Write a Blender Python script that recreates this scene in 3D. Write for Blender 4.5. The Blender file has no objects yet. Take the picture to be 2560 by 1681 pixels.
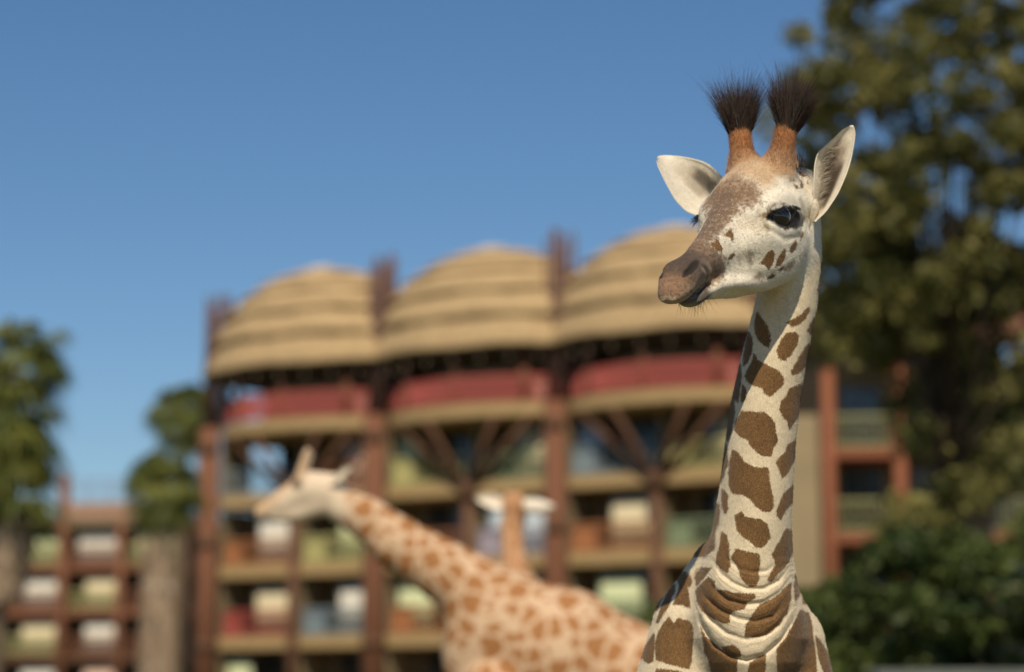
import bpy, bmesh, math, random
import numpy as np
from mathutils import Vector, Matrix
random.seed(7); rng = np.random.default_rng(7)
SC = bpy.context.scene
COL = SC.collection
R = math.radians

# ------------------------------------------------------------------ camera
FPX = 6044.0                                   # focal length in pixels of the 2560 px wide photograph (85 mm)
TILT = math.atan(959.5 / FPX)                  # horizon lies just below the picture
CAM = np.array([0, 0, 1.6])
FW = np.array([0, math.cos(TILT), math.sin(TILT)])
UP = np.array([0, -math.sin(TILT), math.cos(TILT)])
cam = bpy.data.cameras.new('camera'); camo = bpy.data.objects.new('camera', cam); COL.objects.link(camo)
camo.location = CAM; camo.rotation_euler = (math.pi / 2 + TILT, 0, 0)
cam.sensor_width = 36; cam.lens = 36 * FPX / 2560; cam.clip_end = 2000
cam.dof.use_dof = True; cam.dof.focus_distance = 5.93; cam.dof.aperture_fstop = 1.8
SC.camera = camo

# ------------------------------------------------------------------ light
SUN_EL, SUN_AZ = 47.0, 2.0                    # elevation; degrees to the left of straight behind the camera
w = bpy.data.worlds.new('World'); SC.world = w; w.use_nodes = True
nt = w.node_tree; bg = nt.nodes['Background']
sky = nt.nodes.new('ShaderNodeTexSky'); sky.sky_type = 'NISHITA'; sky.sun_disc = False
sky.sun_elevation = R(SUN_EL); sky.sun_rotation = R(180 + SUN_AZ)
sky.air_density = 1.0; sky.dust_density = 0.15; sky.ozone_density = 4.5
hs = nt.nodes.new('ShaderNodeHueSaturation'); hs.inputs['Saturation'].default_value = 1.13
nt.links.new(sky.outputs[0], hs.inputs['Color']); nt.links.new(hs.outputs[0], bg.inputs[0]); bg.inputs[1].default_value = 0.08
sun = bpy.data.lights.new('sun', 'SUN'); sun.energy = 4.6; sun.angle = R(0.53); sun.color = (1, .875, .67)
suno = bpy.data.objects.new('sun', sun); COL.objects.link(suno); suno.location = (-5, -10, 20)
sd = Vector((-math.sin(R(SUN_AZ)) * math.cos(R(SUN_EL)), -math.cos(R(SUN_AZ)) * math.cos(R(SUN_EL)), math.sin(R(SUN_EL))))
suno.rotation_euler = sd.to_track_quat('Z', 'Y').to_euler()
SC.view_settings.view_transform = 'Standard'; SC.view_settings.look = 'None'
SC.view_settings.exposure = 0.0; SC.view_settings.gamma = 1.0
SC.render.engine = 'CYCLES'; SC.cycles.use_denoising = True; SC.cycles.max_bounces = 6

# ------------------------------------------------------------------ helpers
def ray(px, py): return FW + np.array([1., 0, 0]) * (px - 1280) / FPX + UP * (840.5 - py) / FPX
def at(px, py, Y):                             # the point a pixel shows at world depth Y
    d = ray(px, py); return CAM + d * Y / d[1]
def proj(P):                                   # world points (n,3) -> pixel columns and rows
    q = P - CAM; z = q @ FW
    return 1280 + FPX * q[:, 0] / z, 840.5 - FPX * (q @ UP) / z
def lin(r, g, b):
    f = lambda c: (c / 255 / 12.92) if c < 10.3 else ((c / 255 + .055) / 1.055) ** 2.4
    return (f(r), f(g), f(b))
def tag(o, label=None, cat=None, group=None, kind=None):
    if label: o['label'] = label
    if cat: o['category'] = cat
    if group: o['group'] = group
    if kind: o['kind'] = kind
    return o
def empty(name, loc=(0, 0, 0), rz=0):
    o = bpy.data.objects.new(name, None); COL.objects.link(o); o.location = loc; o.rotation_euler = (0, 0, rz)
    o.empty_display_size = .2
    return o
def mesh_np(name, V, F, mat=None, parent=None, smooth=False, attrs=None):
    V = np.asarray(V, np.float32); me = bpy.data.meshes.new(name)
    F = np.asarray(F, np.int32); n = F.shape[1]
    me.vertices.add(len(V)); me.vertices.foreach_set('co', V.ravel())
    me.loops.add(F.size); me.loops.foreach_set('vertex_index', F.ravel())
    me.polygons.add(len(F)); me.polygons.foreach_set('loop_start', np.arange(len(F), dtype=np.int32) * n)
    try: me.polygons.foreach_set('loop_total', np.full(len(F), n, np.int32))
    except Exception: pass
    me.update(calc_edges=True)
    me.polygons.foreach_set('use_smooth', np.full(len(F), bool(smooth)))
    for k, a in (attrs or {}).items():
        a = np.asarray(a, np.float32)
        if a.ndim == 2:
            at_ = me.color_attributes.new(k, 'FLOAT_COLOR', 'POINT')
            at_.data.foreach_set('color', np.c_[a, np.ones(len(a), np.float32)].astype(np.float32).ravel())
        else:
            at_ = me.attributes.new(k, 'FLOAT', 'POINT'); at_.data.foreach_set('value', a)
    if mat: me.materials.append(mat)
    o = bpy.data.objects.new(name, me); COL.objects.link(o)
    if parent: o.parent = parent
    return o
class MB:                                      # collects boxes, bars, tubes and lathes into one mesh
    def __init__(s): s.v = []; s.f = []
    def box(s, x0, x1, y0, y1, z0, z1):
        b = len(s.v)
        s.v += [(x0, y0, z0), (x1, y0, z0), (x1, y1, z0), (x0, y1, z0), (x0, y0, z1), (x1, y0, z1), (x1, y1, z1), (x0, y1, z1)]
        s.f += [tuple(b + i for i in q) for q in ((0, 3, 2, 1), (4, 5, 6, 7), (0, 1, 5, 4), (1, 2, 6, 5), (2, 3, 7, 6), (3, 0, 4, 7))]
        return s
    def tube(s, pts, rad, n=10, cap=True):
        pts = [Vector(p) for p in pts]; rings = []
        if not hasattr(rad, '__len__'): rad = [rad] * len(pts)
        for i, p in enumerate(pts):
            d = (pts[min(i + 1, len(pts) - 1)] - pts[max(i - 1, 0)]).normalized()
            a = d.cross(Vector((0, 0, 1)));
            if a.length < .05: a = d.cross(Vector((0, 1, 0)))
            a.normalize(); b_ = d.cross(a)
            rings.append(len(s.v))
            for k in range(n):
                t = 2 * math.pi * k / n
                s.v.append(tuple(p + (a * math.cos(t) + b_ * math.sin(t)) * rad[i]))
        for r0, r1 in zip(rings, rings[1:]):
            for k in range(n): s.f.append((r0 + k, r0 + (k + 1) % n, r1 + (k + 1) % n, r1 + k))
        if cap: s.f.append(tuple(rings[0] + k for k in range(n))[::-1]); s.f.append(tuple(rings[-1] + k for k in range(n)))
        return s
    def lathe(s, prof, n=48, a0=0, a1=2 * math.pi, c=(0, 0)):
        full = abs(a1 - a0 - 2 * math.pi) < 1e-6; m = n if full else n + 1; base = len(s.v)
        for r, z in prof:
            for k in range(m):
                t = a0 + (a1 - a0) * k / n; s.v.append((c[0] + r * math.cos(t), c[1] + r * math.sin(t), z))
        for i in range(len(prof) - 1):
            for k in range(n):
                k2 = (k + 1) % m; s.f.append((base + i * m + k, base + i * m + k2, base + (i + 1) * m + k2, base + (i + 1) * m + k))
        return s
    def build(s, name, mat, parent=None, smooth=False, bevel=0):
        me = bpy.data.meshes.new(name); me.from_pydata(s.v, [], s.f); me.update()
        if smooth: me.polygons.foreach_set('use_smooth', [True] * len(me.polygons))
        if mat: me.materials.append(mat)
        o = bpy.data.objects.new(name, me); COL.objects.link(o)
        if parent: o.parent = parent
        if bevel:
            m = o.modifiers.new('bevel', 'BEVEL'); m.width = bevel; m.segments = 2; m.limit_method = 'ANGLE'
        return o
def mat(name, col, rough=.8, noise=None, bump=0, metal=0, spec=.3, coord='Object', emit=None):
    m = bpy.data.materials.new(name); m.use_nodes = True; t = m.node_tree; b = t.nodes['Principled BSDF']
    b.inputs['Base Color'].default_value = (*col, 1); b.inputs['Roughness'].default_value = rough
    b.inputs['Metallic'].default_value = metal; b.inputs['Specular IOR Level'].default_value = spec
    if emit: b.inputs['Emission Color'].default_value = (*emit[0], 1); b.inputs['Emission Strength'].default_value = emit[1]
    if noise:
        scale, col2, stretch = noise
        tc = t.nodes.new('ShaderNodeTexCoord'); mp = t.nodes.new('ShaderNodeMapping'); mp.inputs['Scale'].default_value = stretch
        nz = t.nodes.new('ShaderNodeTexNoise'); nz.inputs['Scale'].default_value = scale; nz.inputs['Detail'].default_value = 6
        mx = t.nodes.new('ShaderNodeMix'); mx.data_type = 'RGBA'
        rp = t.nodes.new('ShaderNodeValToRGB'); rp.color_ramp.elements[0].position = .35; rp.color_ramp.elements[1].position = .65
        t.links.new(tc.outputs[coord], mp.inputs[0]); t.links.new(mp.outputs[0], nz.inputs[0]); t.links.new(nz.outputs[0], rp.inputs[0])
        t.links.new(rp.outputs[0], mx.inputs[0]); mx.inputs[6].default_value = (*col, 1); mx.inputs[7].default_value = (*col2, 1)
        t.links.new(mx.outputs[2], b.inputs['Base Color'])
        if bump:
            bp = t.nodes.new('ShaderNodeBump'); bp.inputs['Strength'].default_value = bump; bp.inputs['Distance'].default_value = .02
            t.links.new(nz.outputs[0], bp.inputs['Height']); t.links.new(bp.outputs[0], b.inputs['Normal'])
    return m

# ------------------------------------------------------------------ signed-distance modelling
def smin(a, b, k): h = np.clip(.5 + .5 * (b - a) / k, 0, 1); return b + (a - b) * h - k * h * (1 - h)
def ssub(a, b, k): return -smin(-a, b, k)      # a minus b
def ell(P, c, r):
    q = (P - np.float32(c)) / np.float32(r); l = np.sqrt((q * q).sum(1) + 1e-9)
    return (l - 1) * min(r) * (1 + 0 * l)
def cap_(P, a, b, ra, rb):
    a = np.float32(a); b = np.float32(b); ba = b - a; h = np.clip(((P - a) @ ba) / (ba @ ba), 0, 1)
    q = P - a - h[:, None] * ba; return np.sqrt((q * q).sum(1)) - (ra + (rb - ra) * h)
def chain(P, pts, rad, k=0):
    d = None
    for i in range(len(pts) - 1):
        c = cap_(P, pts[i], pts[i + 1], rad[i], rad[i + 1]); d = c if d is None else (smin(d, c, k) if k else np.minimum(d, c))
    return d
def loft(P, xs, top, bot, wd, egg=.25, pw=2.2, ax=(0, 1, 2), egt=None):
    X = P[:, ax[0]]; Y = np.abs(P[:, ax[1]]); Z = P[:, ax[2]]
    xc = np.clip(X, xs[0], xs[-1]); t = np.interp(xc, xs, top); b = np.interp(xc, xs, bot); w_ = np.interp(xc, xs, wd)
    h = (t - b) / 2; v = (Z - (t + b) / 2) / h
    g = 1 - egg * np.clip(-v, 0, 1.3) ** 1.5 - (egg * .3 if egt is None else np.interp(xc, xs, egt)) * np.clip(v, 0, 1.3) ** 2
    q = (np.abs(Y / (w_ * g)) ** pw + np.abs(v) ** pw) ** (1 / pw)
    d = (q - 1) * np.minimum(w_, h); e = np.abs(X - xc)
    return np.where(e > 0, np.sqrt(np.maximum(d, 0) ** 2 + e * e), d).astype(np.float32)
def surface_nets(sdf, gx, gy, gz, B=8, slack=1.5):
    def pad(g):
        n = (-(len(g) - 1)) % B
        return np.r_[g, g[-1] + (g[-1] - g[-2]) * np.arange(1, n + 1)] if n else g
    gx, gy, gz = [pad(np.asarray(g, np.float64)) for g in (gx, gy, gz)]
    nx, ny, nz = len(gx), len(gy), len(gz)
    bx, by, bz = [(n - 1) // B for n in (nx, ny, nz)]
    cx, cy, cz = [(g[0:-1:B] + g[B::B]) / 2 for g in (gx, gy, gz)]
    hx, hy, hz = [(g[B::B] - g[0:-1:B]) / 2 for g in (gx, gy, gz)]
    I, J, K = np.meshgrid(np.arange(bx), np.arange(by), np.arange(bz), indexing='ij')
    I, J, K = I.ravel(), J.ravel(), K.ravel()
    d = sdf(np.c_[cx[I], cy[J], cz[K]].astype(np.float32))
    rad = np.sqrt(hx[I] ** 2 + hy[J] ** 2 + hz[K] ** 2)
    act = np.abs(d) < rad * slack + .004
    D = np.repeat(np.repeat(np.repeat(np.where(d < 0, -1, 1).astype(np.float32).reshape(bx, by, bz), B, 0), B, 1), B, 2)
    D = np.pad(D, ((0, 1),) * 3, mode='edge')
    I, J, K = I[act], J[act], K[act]; o = np.arange(B + 1)
    for s in range(0, len(I), 400):
        i, j, k = I[s:s + 400], J[s:s + 400], K[s:s + 400]
        ii = (i[:, None] * B + o)[:, :, None, None]; jj = (j[:, None] * B + o)[:, None, :, None]; kk = (k[:, None] * B + o)[:, None, None, :]
        ii, jj, kk = np.broadcast_arrays(ii, jj, kk)
        P = np.stack([gx[ii], gy[jj], gz[kk]], -1).reshape(-1, 3).astype(np.float32)
        D[ii, jj, kk] = sdf(P).reshape(ii.shape)
    S = D < 0
    c8 = [(a, b, c) for a in (0, 1) for b in (0, 1) for c in (0, 1)]
    sl = lambda a, n: slice(a, n - 1 + a)
    cnt = np.zeros((nx - 1, ny - 1, nz - 1), np.int8)
    for a, b, c in c8: cnt += S[sl(a, nx), sl(b, ny), sl(c, nz)]
    ci, cj, ck = np.nonzero((cnt > 0) & (cnt < 8)); del cnt
    idx = np.full((nx - 1, ny - 1, nz - 1), -1, np.int32); idx[ci, cj, ck] = np.arange(len(ci))
    acc = np.zeros((len(ci), 3)); num = np.zeros(len(ci))
    for p in c8:
        for ax in range(3):
            if p[ax]: continue
            q = list(p); q[ax] = 1
            d0 = D[ci + p[0], cj + p[1], ck + p[2]]; d1 = D[ci + q[0], cj + q[1], ck + q[2]]
            m = (d0 < 0) != (d1 < 0); t = np.where(m, d0 / np.where(m, d0 - d1, 1), 0)
            pos = np.tile(np.float64(p), (len(ci), 1)); pos[:, ax] += t
            acc += pos * m[:, None]; num += m
    acc /= num[:, None]
    V = np.c_[gx[ci] + acc[:, 0] * (gx[ci + 1] - gx[ci]), gy[cj] + acc[:, 1] * (gy[cj + 1] - gy[cj]), gz[ck] + acc[:, 2] * (gz[ck + 1] - gz[ck])]
    F = []
    for ax in range(3):
        A = S[:-1] if ax == 0 else (S[:, :-1] if ax == 1 else S[:, :, :-1])
        Bq = S[1:] if ax == 0 else (S[:, 1:] if ax == 1 else S[:, :, 1:])
        e = np.nonzero(A != Bq); i, j, k = e; ok = np.ones(len(i), bool); u, v = [(1, 2), (2, 0), (0, 1)][ax]
        ijk = [i, j, k]
        for o_ in (u, v): ok &= (ijk[o_] > 0) & (ijk[o_] < (nx, ny, nz)[o_] - 1)
        ijk = [x[ok] for x in ijk]; neg = A[e][ok]
        def cell(du, dv):
            q = [x.copy() for x in ijk]; q[u] += du; q[v] += dv; return idx[q[0], q[1], q[2]]
        f = np.stack([cell(-1, -1), cell(0, -1), cell(0, 0), cell(-1, 0)], 1)
        f[~neg] = f[~neg][:, ::-1]; F.append(f[(f >= 0).all(1)])
    return V, np.concatenate(F)
def graded(a, b, c, d, fine, coarse, gr=1.03):          # a grid that is fine between b and c and widens to `coarse` outside
    out = list(np.arange(b, c, fine)); s = fine; x = out[-1]
    while x < d: s = min(s * gr, coarse); x += s; out.append(x)
    s = fine; x = b; pre = []
    while x > a: s = min(s * gr, coarse); x -= s; pre.append(x)
    return np.array(pre[::-1] + out)
def poly_sd(x, y, poly, cut=60):               # signed distance (pixels) to a polygon, negative inside
    p = np.asarray(poly, float); out = np.full(len(x), float(cut))
    m = np.nonzero((x > p[:, 0].min() - cut) & (x < p[:, 0].max() + cut) & (y > p[:, 1].min() - cut) & (y < p[:, 1].max() + cut))[0]
    if not len(m): return out
    X, Y = x[m], y[m]; dm = np.full(len(m), 1e9); ins = np.zeros(len(m), bool)
    for a, b in zip(p, np.roll(p, -1, 0)):
        e = b - a; t = np.clip(((X - a[0]) * e[0] + (Y - a[1]) * e[1]) / (e @ e + 1e-9), 0, 1)
        dm = np.minimum(dm, (X - a[0] - t * e[0]) ** 2 + (Y - a[1] - t * e[1]) ** 2)
        with np.errstate(divide='ignore', invalid='ignore'):
            c = ((a[1] > Y) != (b[1] > Y)) & (X < (b[0] - a[0]) * (Y - a[1]) / (b[1] - a[1]) + a[0])
        ins ^= c
    dm = np.sqrt(dm); out[m] = np.where(ins, -dm, dm); return out
def line_d(x, y, pts):
    p = np.asarray(pts, float); dm = np.full(len(x), 1e9)
    for a, b in zip(p, p[1:]):
        e = b - a; t = np.clip(((x - a[0]) * e[0] + (y - a[1]) * e[1]) / (e @ e), 0, 1)
        dm = np.minimum(dm, (x - a[0] - t * e[0]) ** 2 + (y - a[1] - t * e[1]) ** 2)
    return np.sqrt(dm)
def sstep(a, b, x): t = np.clip((x - a) / (b - a), 0, 1); return t * t * (3 - 2 * t)
def vnormals(V, F):
    n = np.cross(V[F[:, 2]] - V[F[:, 0]], V[F[:, 3]] - V[F[:, 1]]); N = np.zeros_like(V)
    for k in range(4): np.add.at(N, F[:, k], n)
    return N / (np.linalg.norm(N, axis=1)[:, None] + 1e-12)


def vnoise(P, s, seed=0):                      # smooth value noise in 0..1
    q = np.asarray(P) * s; i = np.floor(q).astype(np.int64); f = q - i; f = f * f * (3 - 2 * f); out = 0
    def h(v):
        n = (v[:, 0] * 73856093) ^ (v[:, 1] * 19349663) ^ (v[:, 2] * 83492791) ^ (seed * 2654435761); n = (n ^ (n >> 13)) * 1274126177 & 0xffffffff; return ((n ^ (n >> 16)) & 0xffff) / 65535.
    for dx in (0, 1):
        for dy in (0, 1):
            for dz in (0, 1):
                w_ = (f[:, 0] if dx else 1 - f[:, 0]) * (f[:, 1] if dy else 1 - f[:, 1]) * (f[:, 2] if dz else 1 - f[:, 2]); out = out + w_ * h(i + np.array([dx, dy, dz]))
    return out

# ================================================================== materials of the place
M = dict(
    ground=mat('dry_grass_ground', (.16, .13, .06), .95, (1.2, (.09, .10, .035), (1, 1, 1)), .5),
    thatch=mat('thatch', (.47, .335, .18), .95, (4, (.33, .23, .12), (2, 2, .8)), .9),
    thatch_cap=mat('thatch_cap', (.62, .50, .38), .9),
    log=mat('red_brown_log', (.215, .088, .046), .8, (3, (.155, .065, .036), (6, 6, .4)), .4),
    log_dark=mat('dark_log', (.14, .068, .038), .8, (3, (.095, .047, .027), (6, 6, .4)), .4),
    pole=mat('weathered_pole', (.135, .075, .06), .85, (3, (.09, .05, .04), (6, 6, .4)), .3),
    slab=mat('balcony_edge', (.40, .275, .135), .8, (2, (.32, .22, .10), (1, 1, 3)), .2),
    wall=mat('olive_wall', (.26, .20, .115), .9, (2, (.22, .17, .10), (1, 1, 1)), .2),
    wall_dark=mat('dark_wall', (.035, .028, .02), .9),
    taupe=mat('taupe_wall', (.30, .235, .14), .9, (1.5, (.27, .21, .125), (1, 1, 1)), .2),
    soffit=mat('dark_boards', (.04, .03, .02), .9),
    tile=mat('terracotta', (.27, .115, .08), .85, (3, (.21, .09, .06), (1, 1, 1)), .3),
    glass=mat('door_glass', (.03, .04, .045), .08, spec=.6),
    frame=mat('door_frame', (.12, .09, .06), .6),
    concrete=mat('concrete', (.13, .14, .13), .9, (4, (.10, .11, .10), (1, 1, 1)), .2),
    bark=mat('bark', (.07, .052, .036), .95, (5, (.045, .034, .025), (3, 3, .6)), .8),
    palm_bark=mat('palm_bark', (.22, .165, .11), .95, (8, (.14, .10, .07), (1, 1, 4)), .8),
    lamp=mat('lamp_glow', (.20, .15, .10), .5, emit=((1, .72, .45), .22)),
    white=mat('white_cloth', (.60, .57, .50), .9), cream=mat('cream_cloth', (.58, .50, .33), .9), pink=mat('pale_pink_cloth', (.66, .46, .36), .9),
    pale_green=mat('pale_green_cloth', (.52, .56, .34), .9), pale_blue=mat('pale_blue_cloth', (.45, .52, .58), .9))
RAIL = dict(yellow=mat('yellow_green_paint', (.42, .39, .17), .7), blue=mat('blue_grey_paint', (.19, .24, .27), .7), orange=mat('orange_paint', (.36, .15, .065), .7),
    red=mat('dark_red_paint', (.34, .075, .062), .7), green=mat('green_paint', (.20, .25, .15), .7), lilac=mat('lilac_paint', (.34, .30, .36), .7), brown=mat('brown_paint', (.26, .11, .06), .7))
def leafmat(name, c1_, c2_, trans=.25):
    m = bpy.data.materials.new(name); m.use_nodes = True; t = m.node_tree; b = t.nodes['Principled BSDF']
    a = t.nodes.new('ShaderNodeAttribute'); a.attribute_name = 'tint'
    mx = t.nodes.new('ShaderNodeMix'); mx.data_type = 'RGBA'; mx.inputs[6].default_value = (*c1_, 1); mx.inputs[7].default_value = (*c2_, 1)
    t.links.new(a.outputs['Fac'], mx.inputs[0]); t.links.new(mx.outputs[2], b.inputs['Base Color'])
    b.inputs['Roughness'].default_value = .55; b.inputs['Specular IOR Level'].default_value = .35
    tr = t.nodes.new('ShaderNodeBsdfTranslucent'); t.links.new(mx.outputs[2], tr.inputs[0])
    ms = t.nodes.new('ShaderNodeMixShader'); ms.inputs[0].default_value = trans
    t.links.new(b.outputs[0], ms.inputs[1]); t.links.new(tr.outputs[0], ms.inputs[2]); t.links.new(ms.outputs[0], t.nodes['Material Output'].inputs[0])
    return m
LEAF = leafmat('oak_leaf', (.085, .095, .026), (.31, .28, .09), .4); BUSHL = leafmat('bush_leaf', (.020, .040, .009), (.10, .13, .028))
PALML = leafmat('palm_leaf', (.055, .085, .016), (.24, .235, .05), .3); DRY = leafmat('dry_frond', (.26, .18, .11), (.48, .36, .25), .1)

# ================================================================== ground
g = MB(); g.v = [(-900, -60, 0), (900, -60, 0), (900, 1500, 0), (-900, 1500, 0)]; g.f = [(0, 1, 2, 3)]
tag(g.build('ground', M['ground']), kind='structure')

# ================================================================== lodge
def railing(mb, x0, x1, y, z, h=1.05):
    mb.box(x0, x1, y - .04, y + .04, z + h - .09, z + h); mb.box(x0, x1, y - .03, y + .03, z + .06, z + .14)
    n = max(3, int((x1 - x0) / .17)); st = (x1 - x0) / n
    for i in range(n): mb.box(x0 + st * (i + .39), x0 + st * (i + .61), y - .015, y + .015, z + .14, z + h - .09)
    return mb
def cell(B, x0, x1, z, h, rail, cloth=None, cx=(.5, .92), yf=-1.25, yb=.6, solid=0, cy=-.92, gap=False):
    railing(MB(), x0, x1, yf, z).build('railing', RAIL[rail], B)
    if solid: MB().box(x0 + .03, x0 + (x1 - x0) * solid, yf + .05, yf + .09, z + .1, z + 1.0).build('railing_panel', RAIL[rail], B)
    if not gap:
        MB().box(x0, x1, yb, yb + .15, z, z + h).build('wall', M['wall'], B)
        w_ = x1 - x0; d = MB().box(x0 + .12 * w_, x0 + .16 * w_, yb - .06, yb - .003, z, z + 2.1)
        d.box(x0 + .48 * w_, x0 + .52 * w_, yb - .06, yb - .003, z, z + 2.1); d.box(x0 + .84 * w_, x0 + .88 * w_, yb - .06, yb - .003, z, z + 2.1); d.box(x0 + .12 * w_, x0 + .88 * w_, yb - .06, yb - .003, z + 2.1, z + 2.2)
        d = d.build('glass_door', M['frame'], B)
        for a, b_ in ((.16, .48), (.52, .84)): MB().box(x0 + a * w_, x0 + b_ * w_, yb - .04, yb - .02, z, z + 2.1).build('pane', M['glass'], d)
    if cloth:
        w_ = x1 - x0; c = MB(); n = 14; a = x0 + cx[0] * w_; b_ = x0 + cx[1] * w_
        for i in range(n + 1):
            xx = a + (b_ - a) * i / n; yy = cy + .06 * math.sin(i * 2.4)
            c.v += [(xx, yy, z + .03), (xx, yy, z + h - .35), (xx, yy + .03, z + h - .35), (xx, yy + .03, z + .03)]
        for i in range(n):
            k = 4 * i; c.f += [(k, k + 4, k + 5, k + 1), (k + 2, k + 6, k + 7, k + 3), (k + 1, k + 5, k + 6, k + 2), (k + 3, k + 7, k + 4, k)]
        c.f += [(0, 1, 2, 3), (4 * n + 3, 4 * n + 2, 4 * n + 1, 4 * n)]
        c.build('curtain', M[cloth], B, True)
def main_column(B, s, k, ztop, bundle=True, ttop=19.4, rad=.27):
    c = MB().tube([(s, -k, 0), (s, -k, ztop)], [rad * 1.05, rad], 14).build('column', M['log'], B, True)
    for dx, dy in ((-.30, -.08), (.28, .16)):
        MB().tube([(s + dx, -k + dy, 0), (s + dx, -k + dy, ztop)], [.14, .12], 10).build('pole', M['log_dark'], c, True)
    for z in (4.2, 8.2, 11.9):
        MB().tube([(s, -k, z), (s, -k, z + .45)], rad + .07, 14).build('collar', M['log_dark'], c, True)
    if bundle:
        r2 = random.Random(int(s * 10) + 5)
        for i in range(13):
            a = i * 2.399; rr = .16 + .36 * math.sqrt(i / 13); x, y = s + rr * math.cos(a), -k + .5 + rr * math.sin(a)
            h = ttop - r2.uniform(0, .9); MB().tube([(x, y, 13.0), (x + r2.uniform(-.1, .1), y + r2.uniform(-.1, .1), h)], [.075, .06], 7).build('pole', M['pole'], c, True)
LZ = [2.0, 4.75, 7.5, 10.25]; DOME = [-7.88, 0, 7.80]; COLS = [-11.8, -3.93, 3.93, 11.8]
lodge = empty('lodge', (-.82, 90, 0), R(-31.13))
tag(lodge, 'lodge with three stepped thatched domes above red balconies and log columns', 'building')
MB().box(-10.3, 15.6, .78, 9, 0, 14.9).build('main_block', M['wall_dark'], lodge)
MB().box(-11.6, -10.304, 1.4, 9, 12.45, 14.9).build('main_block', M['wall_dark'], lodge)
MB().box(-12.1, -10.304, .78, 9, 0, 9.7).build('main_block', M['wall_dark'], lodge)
for s in COLS: main_column(lodge, s, 1.9, 12.95, ttop=18.4 if s < -10 else 19.4)
for s in DOME: MB().tube([(s, -1.55, 0), (s, -1.55, 10.0)], [.24, .20], 12).build('column', M['log_dark'], lodge, True)
for z in LZ:
    for s in DOME: MB().box(s - 3.93 + .005, s + 3.93 - .04, -1.45, .72, z - .48, z).build('balcony_slab', M['slab'], lodge, bevel=.03)
    for s in DOME:
        for x in (s - 3.85, s - .05): MB().box(x, x + .14, -1.2, .58, z + .01, z + 2.22).build('partition', M['wall'], lodge)
CL = {  # floor -> for each half bay (rail colour, curtain, where, solid panel)
    3: [('blue', None, None, 0), ('brown', 'pink', (.5, .97), 0), ('yellow', 'pale_green', (.02, .3), .3), ('green', 'cream', (.45, .97), 0), ('blue', 'pale_blue', (.03, .34), .3), ('yellow', 'cream', (.55, .97), .3)],
    2: [('orange', 'white', (.45, .97), .25), ('yellow', 'pale_green', (.45, .97), .3), ('brown', None, None, 0), ('lilac', 'pale_blue', (.1, .97), .3), ('orange', 'cream', (.45, .97), .3), ('green', 'white', (.6, .97), .3)],
    1: [('red', 'cream', (.42, .95), .25), ('blue', 'white', (.45, .97), .3), ('orange', 'pale_green', (.05, .5), .3), ('orange', 'cream', (.5, .97), 0), ('green', 'pale_green', (.3, .8), 0), ('green', 'white', (.5, .9), 0)],
    0: [('brown', 'pale_green', (.02, .35), 0), ('brown', None, None, 0), ('red', None, None, 0), ('brown', None, None, 0), ('brown', None, None, 0), ('brown', None, None, 0)]}
for fl, row in CL.items():
    for i, (rc, cl, cx, so) in enumerate(row):
        s = DOME[i // 2]; x0, x1 = (s - 3.62, s - .30) if i % 2 == 0 else (s + .22, s + 3.58)
        cell(lodge, x0, x1, LZ[fl], 2.25, rc, cl, cx or (.5, .9), solid=so, gap=(fl == 3 and i == 0))
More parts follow.
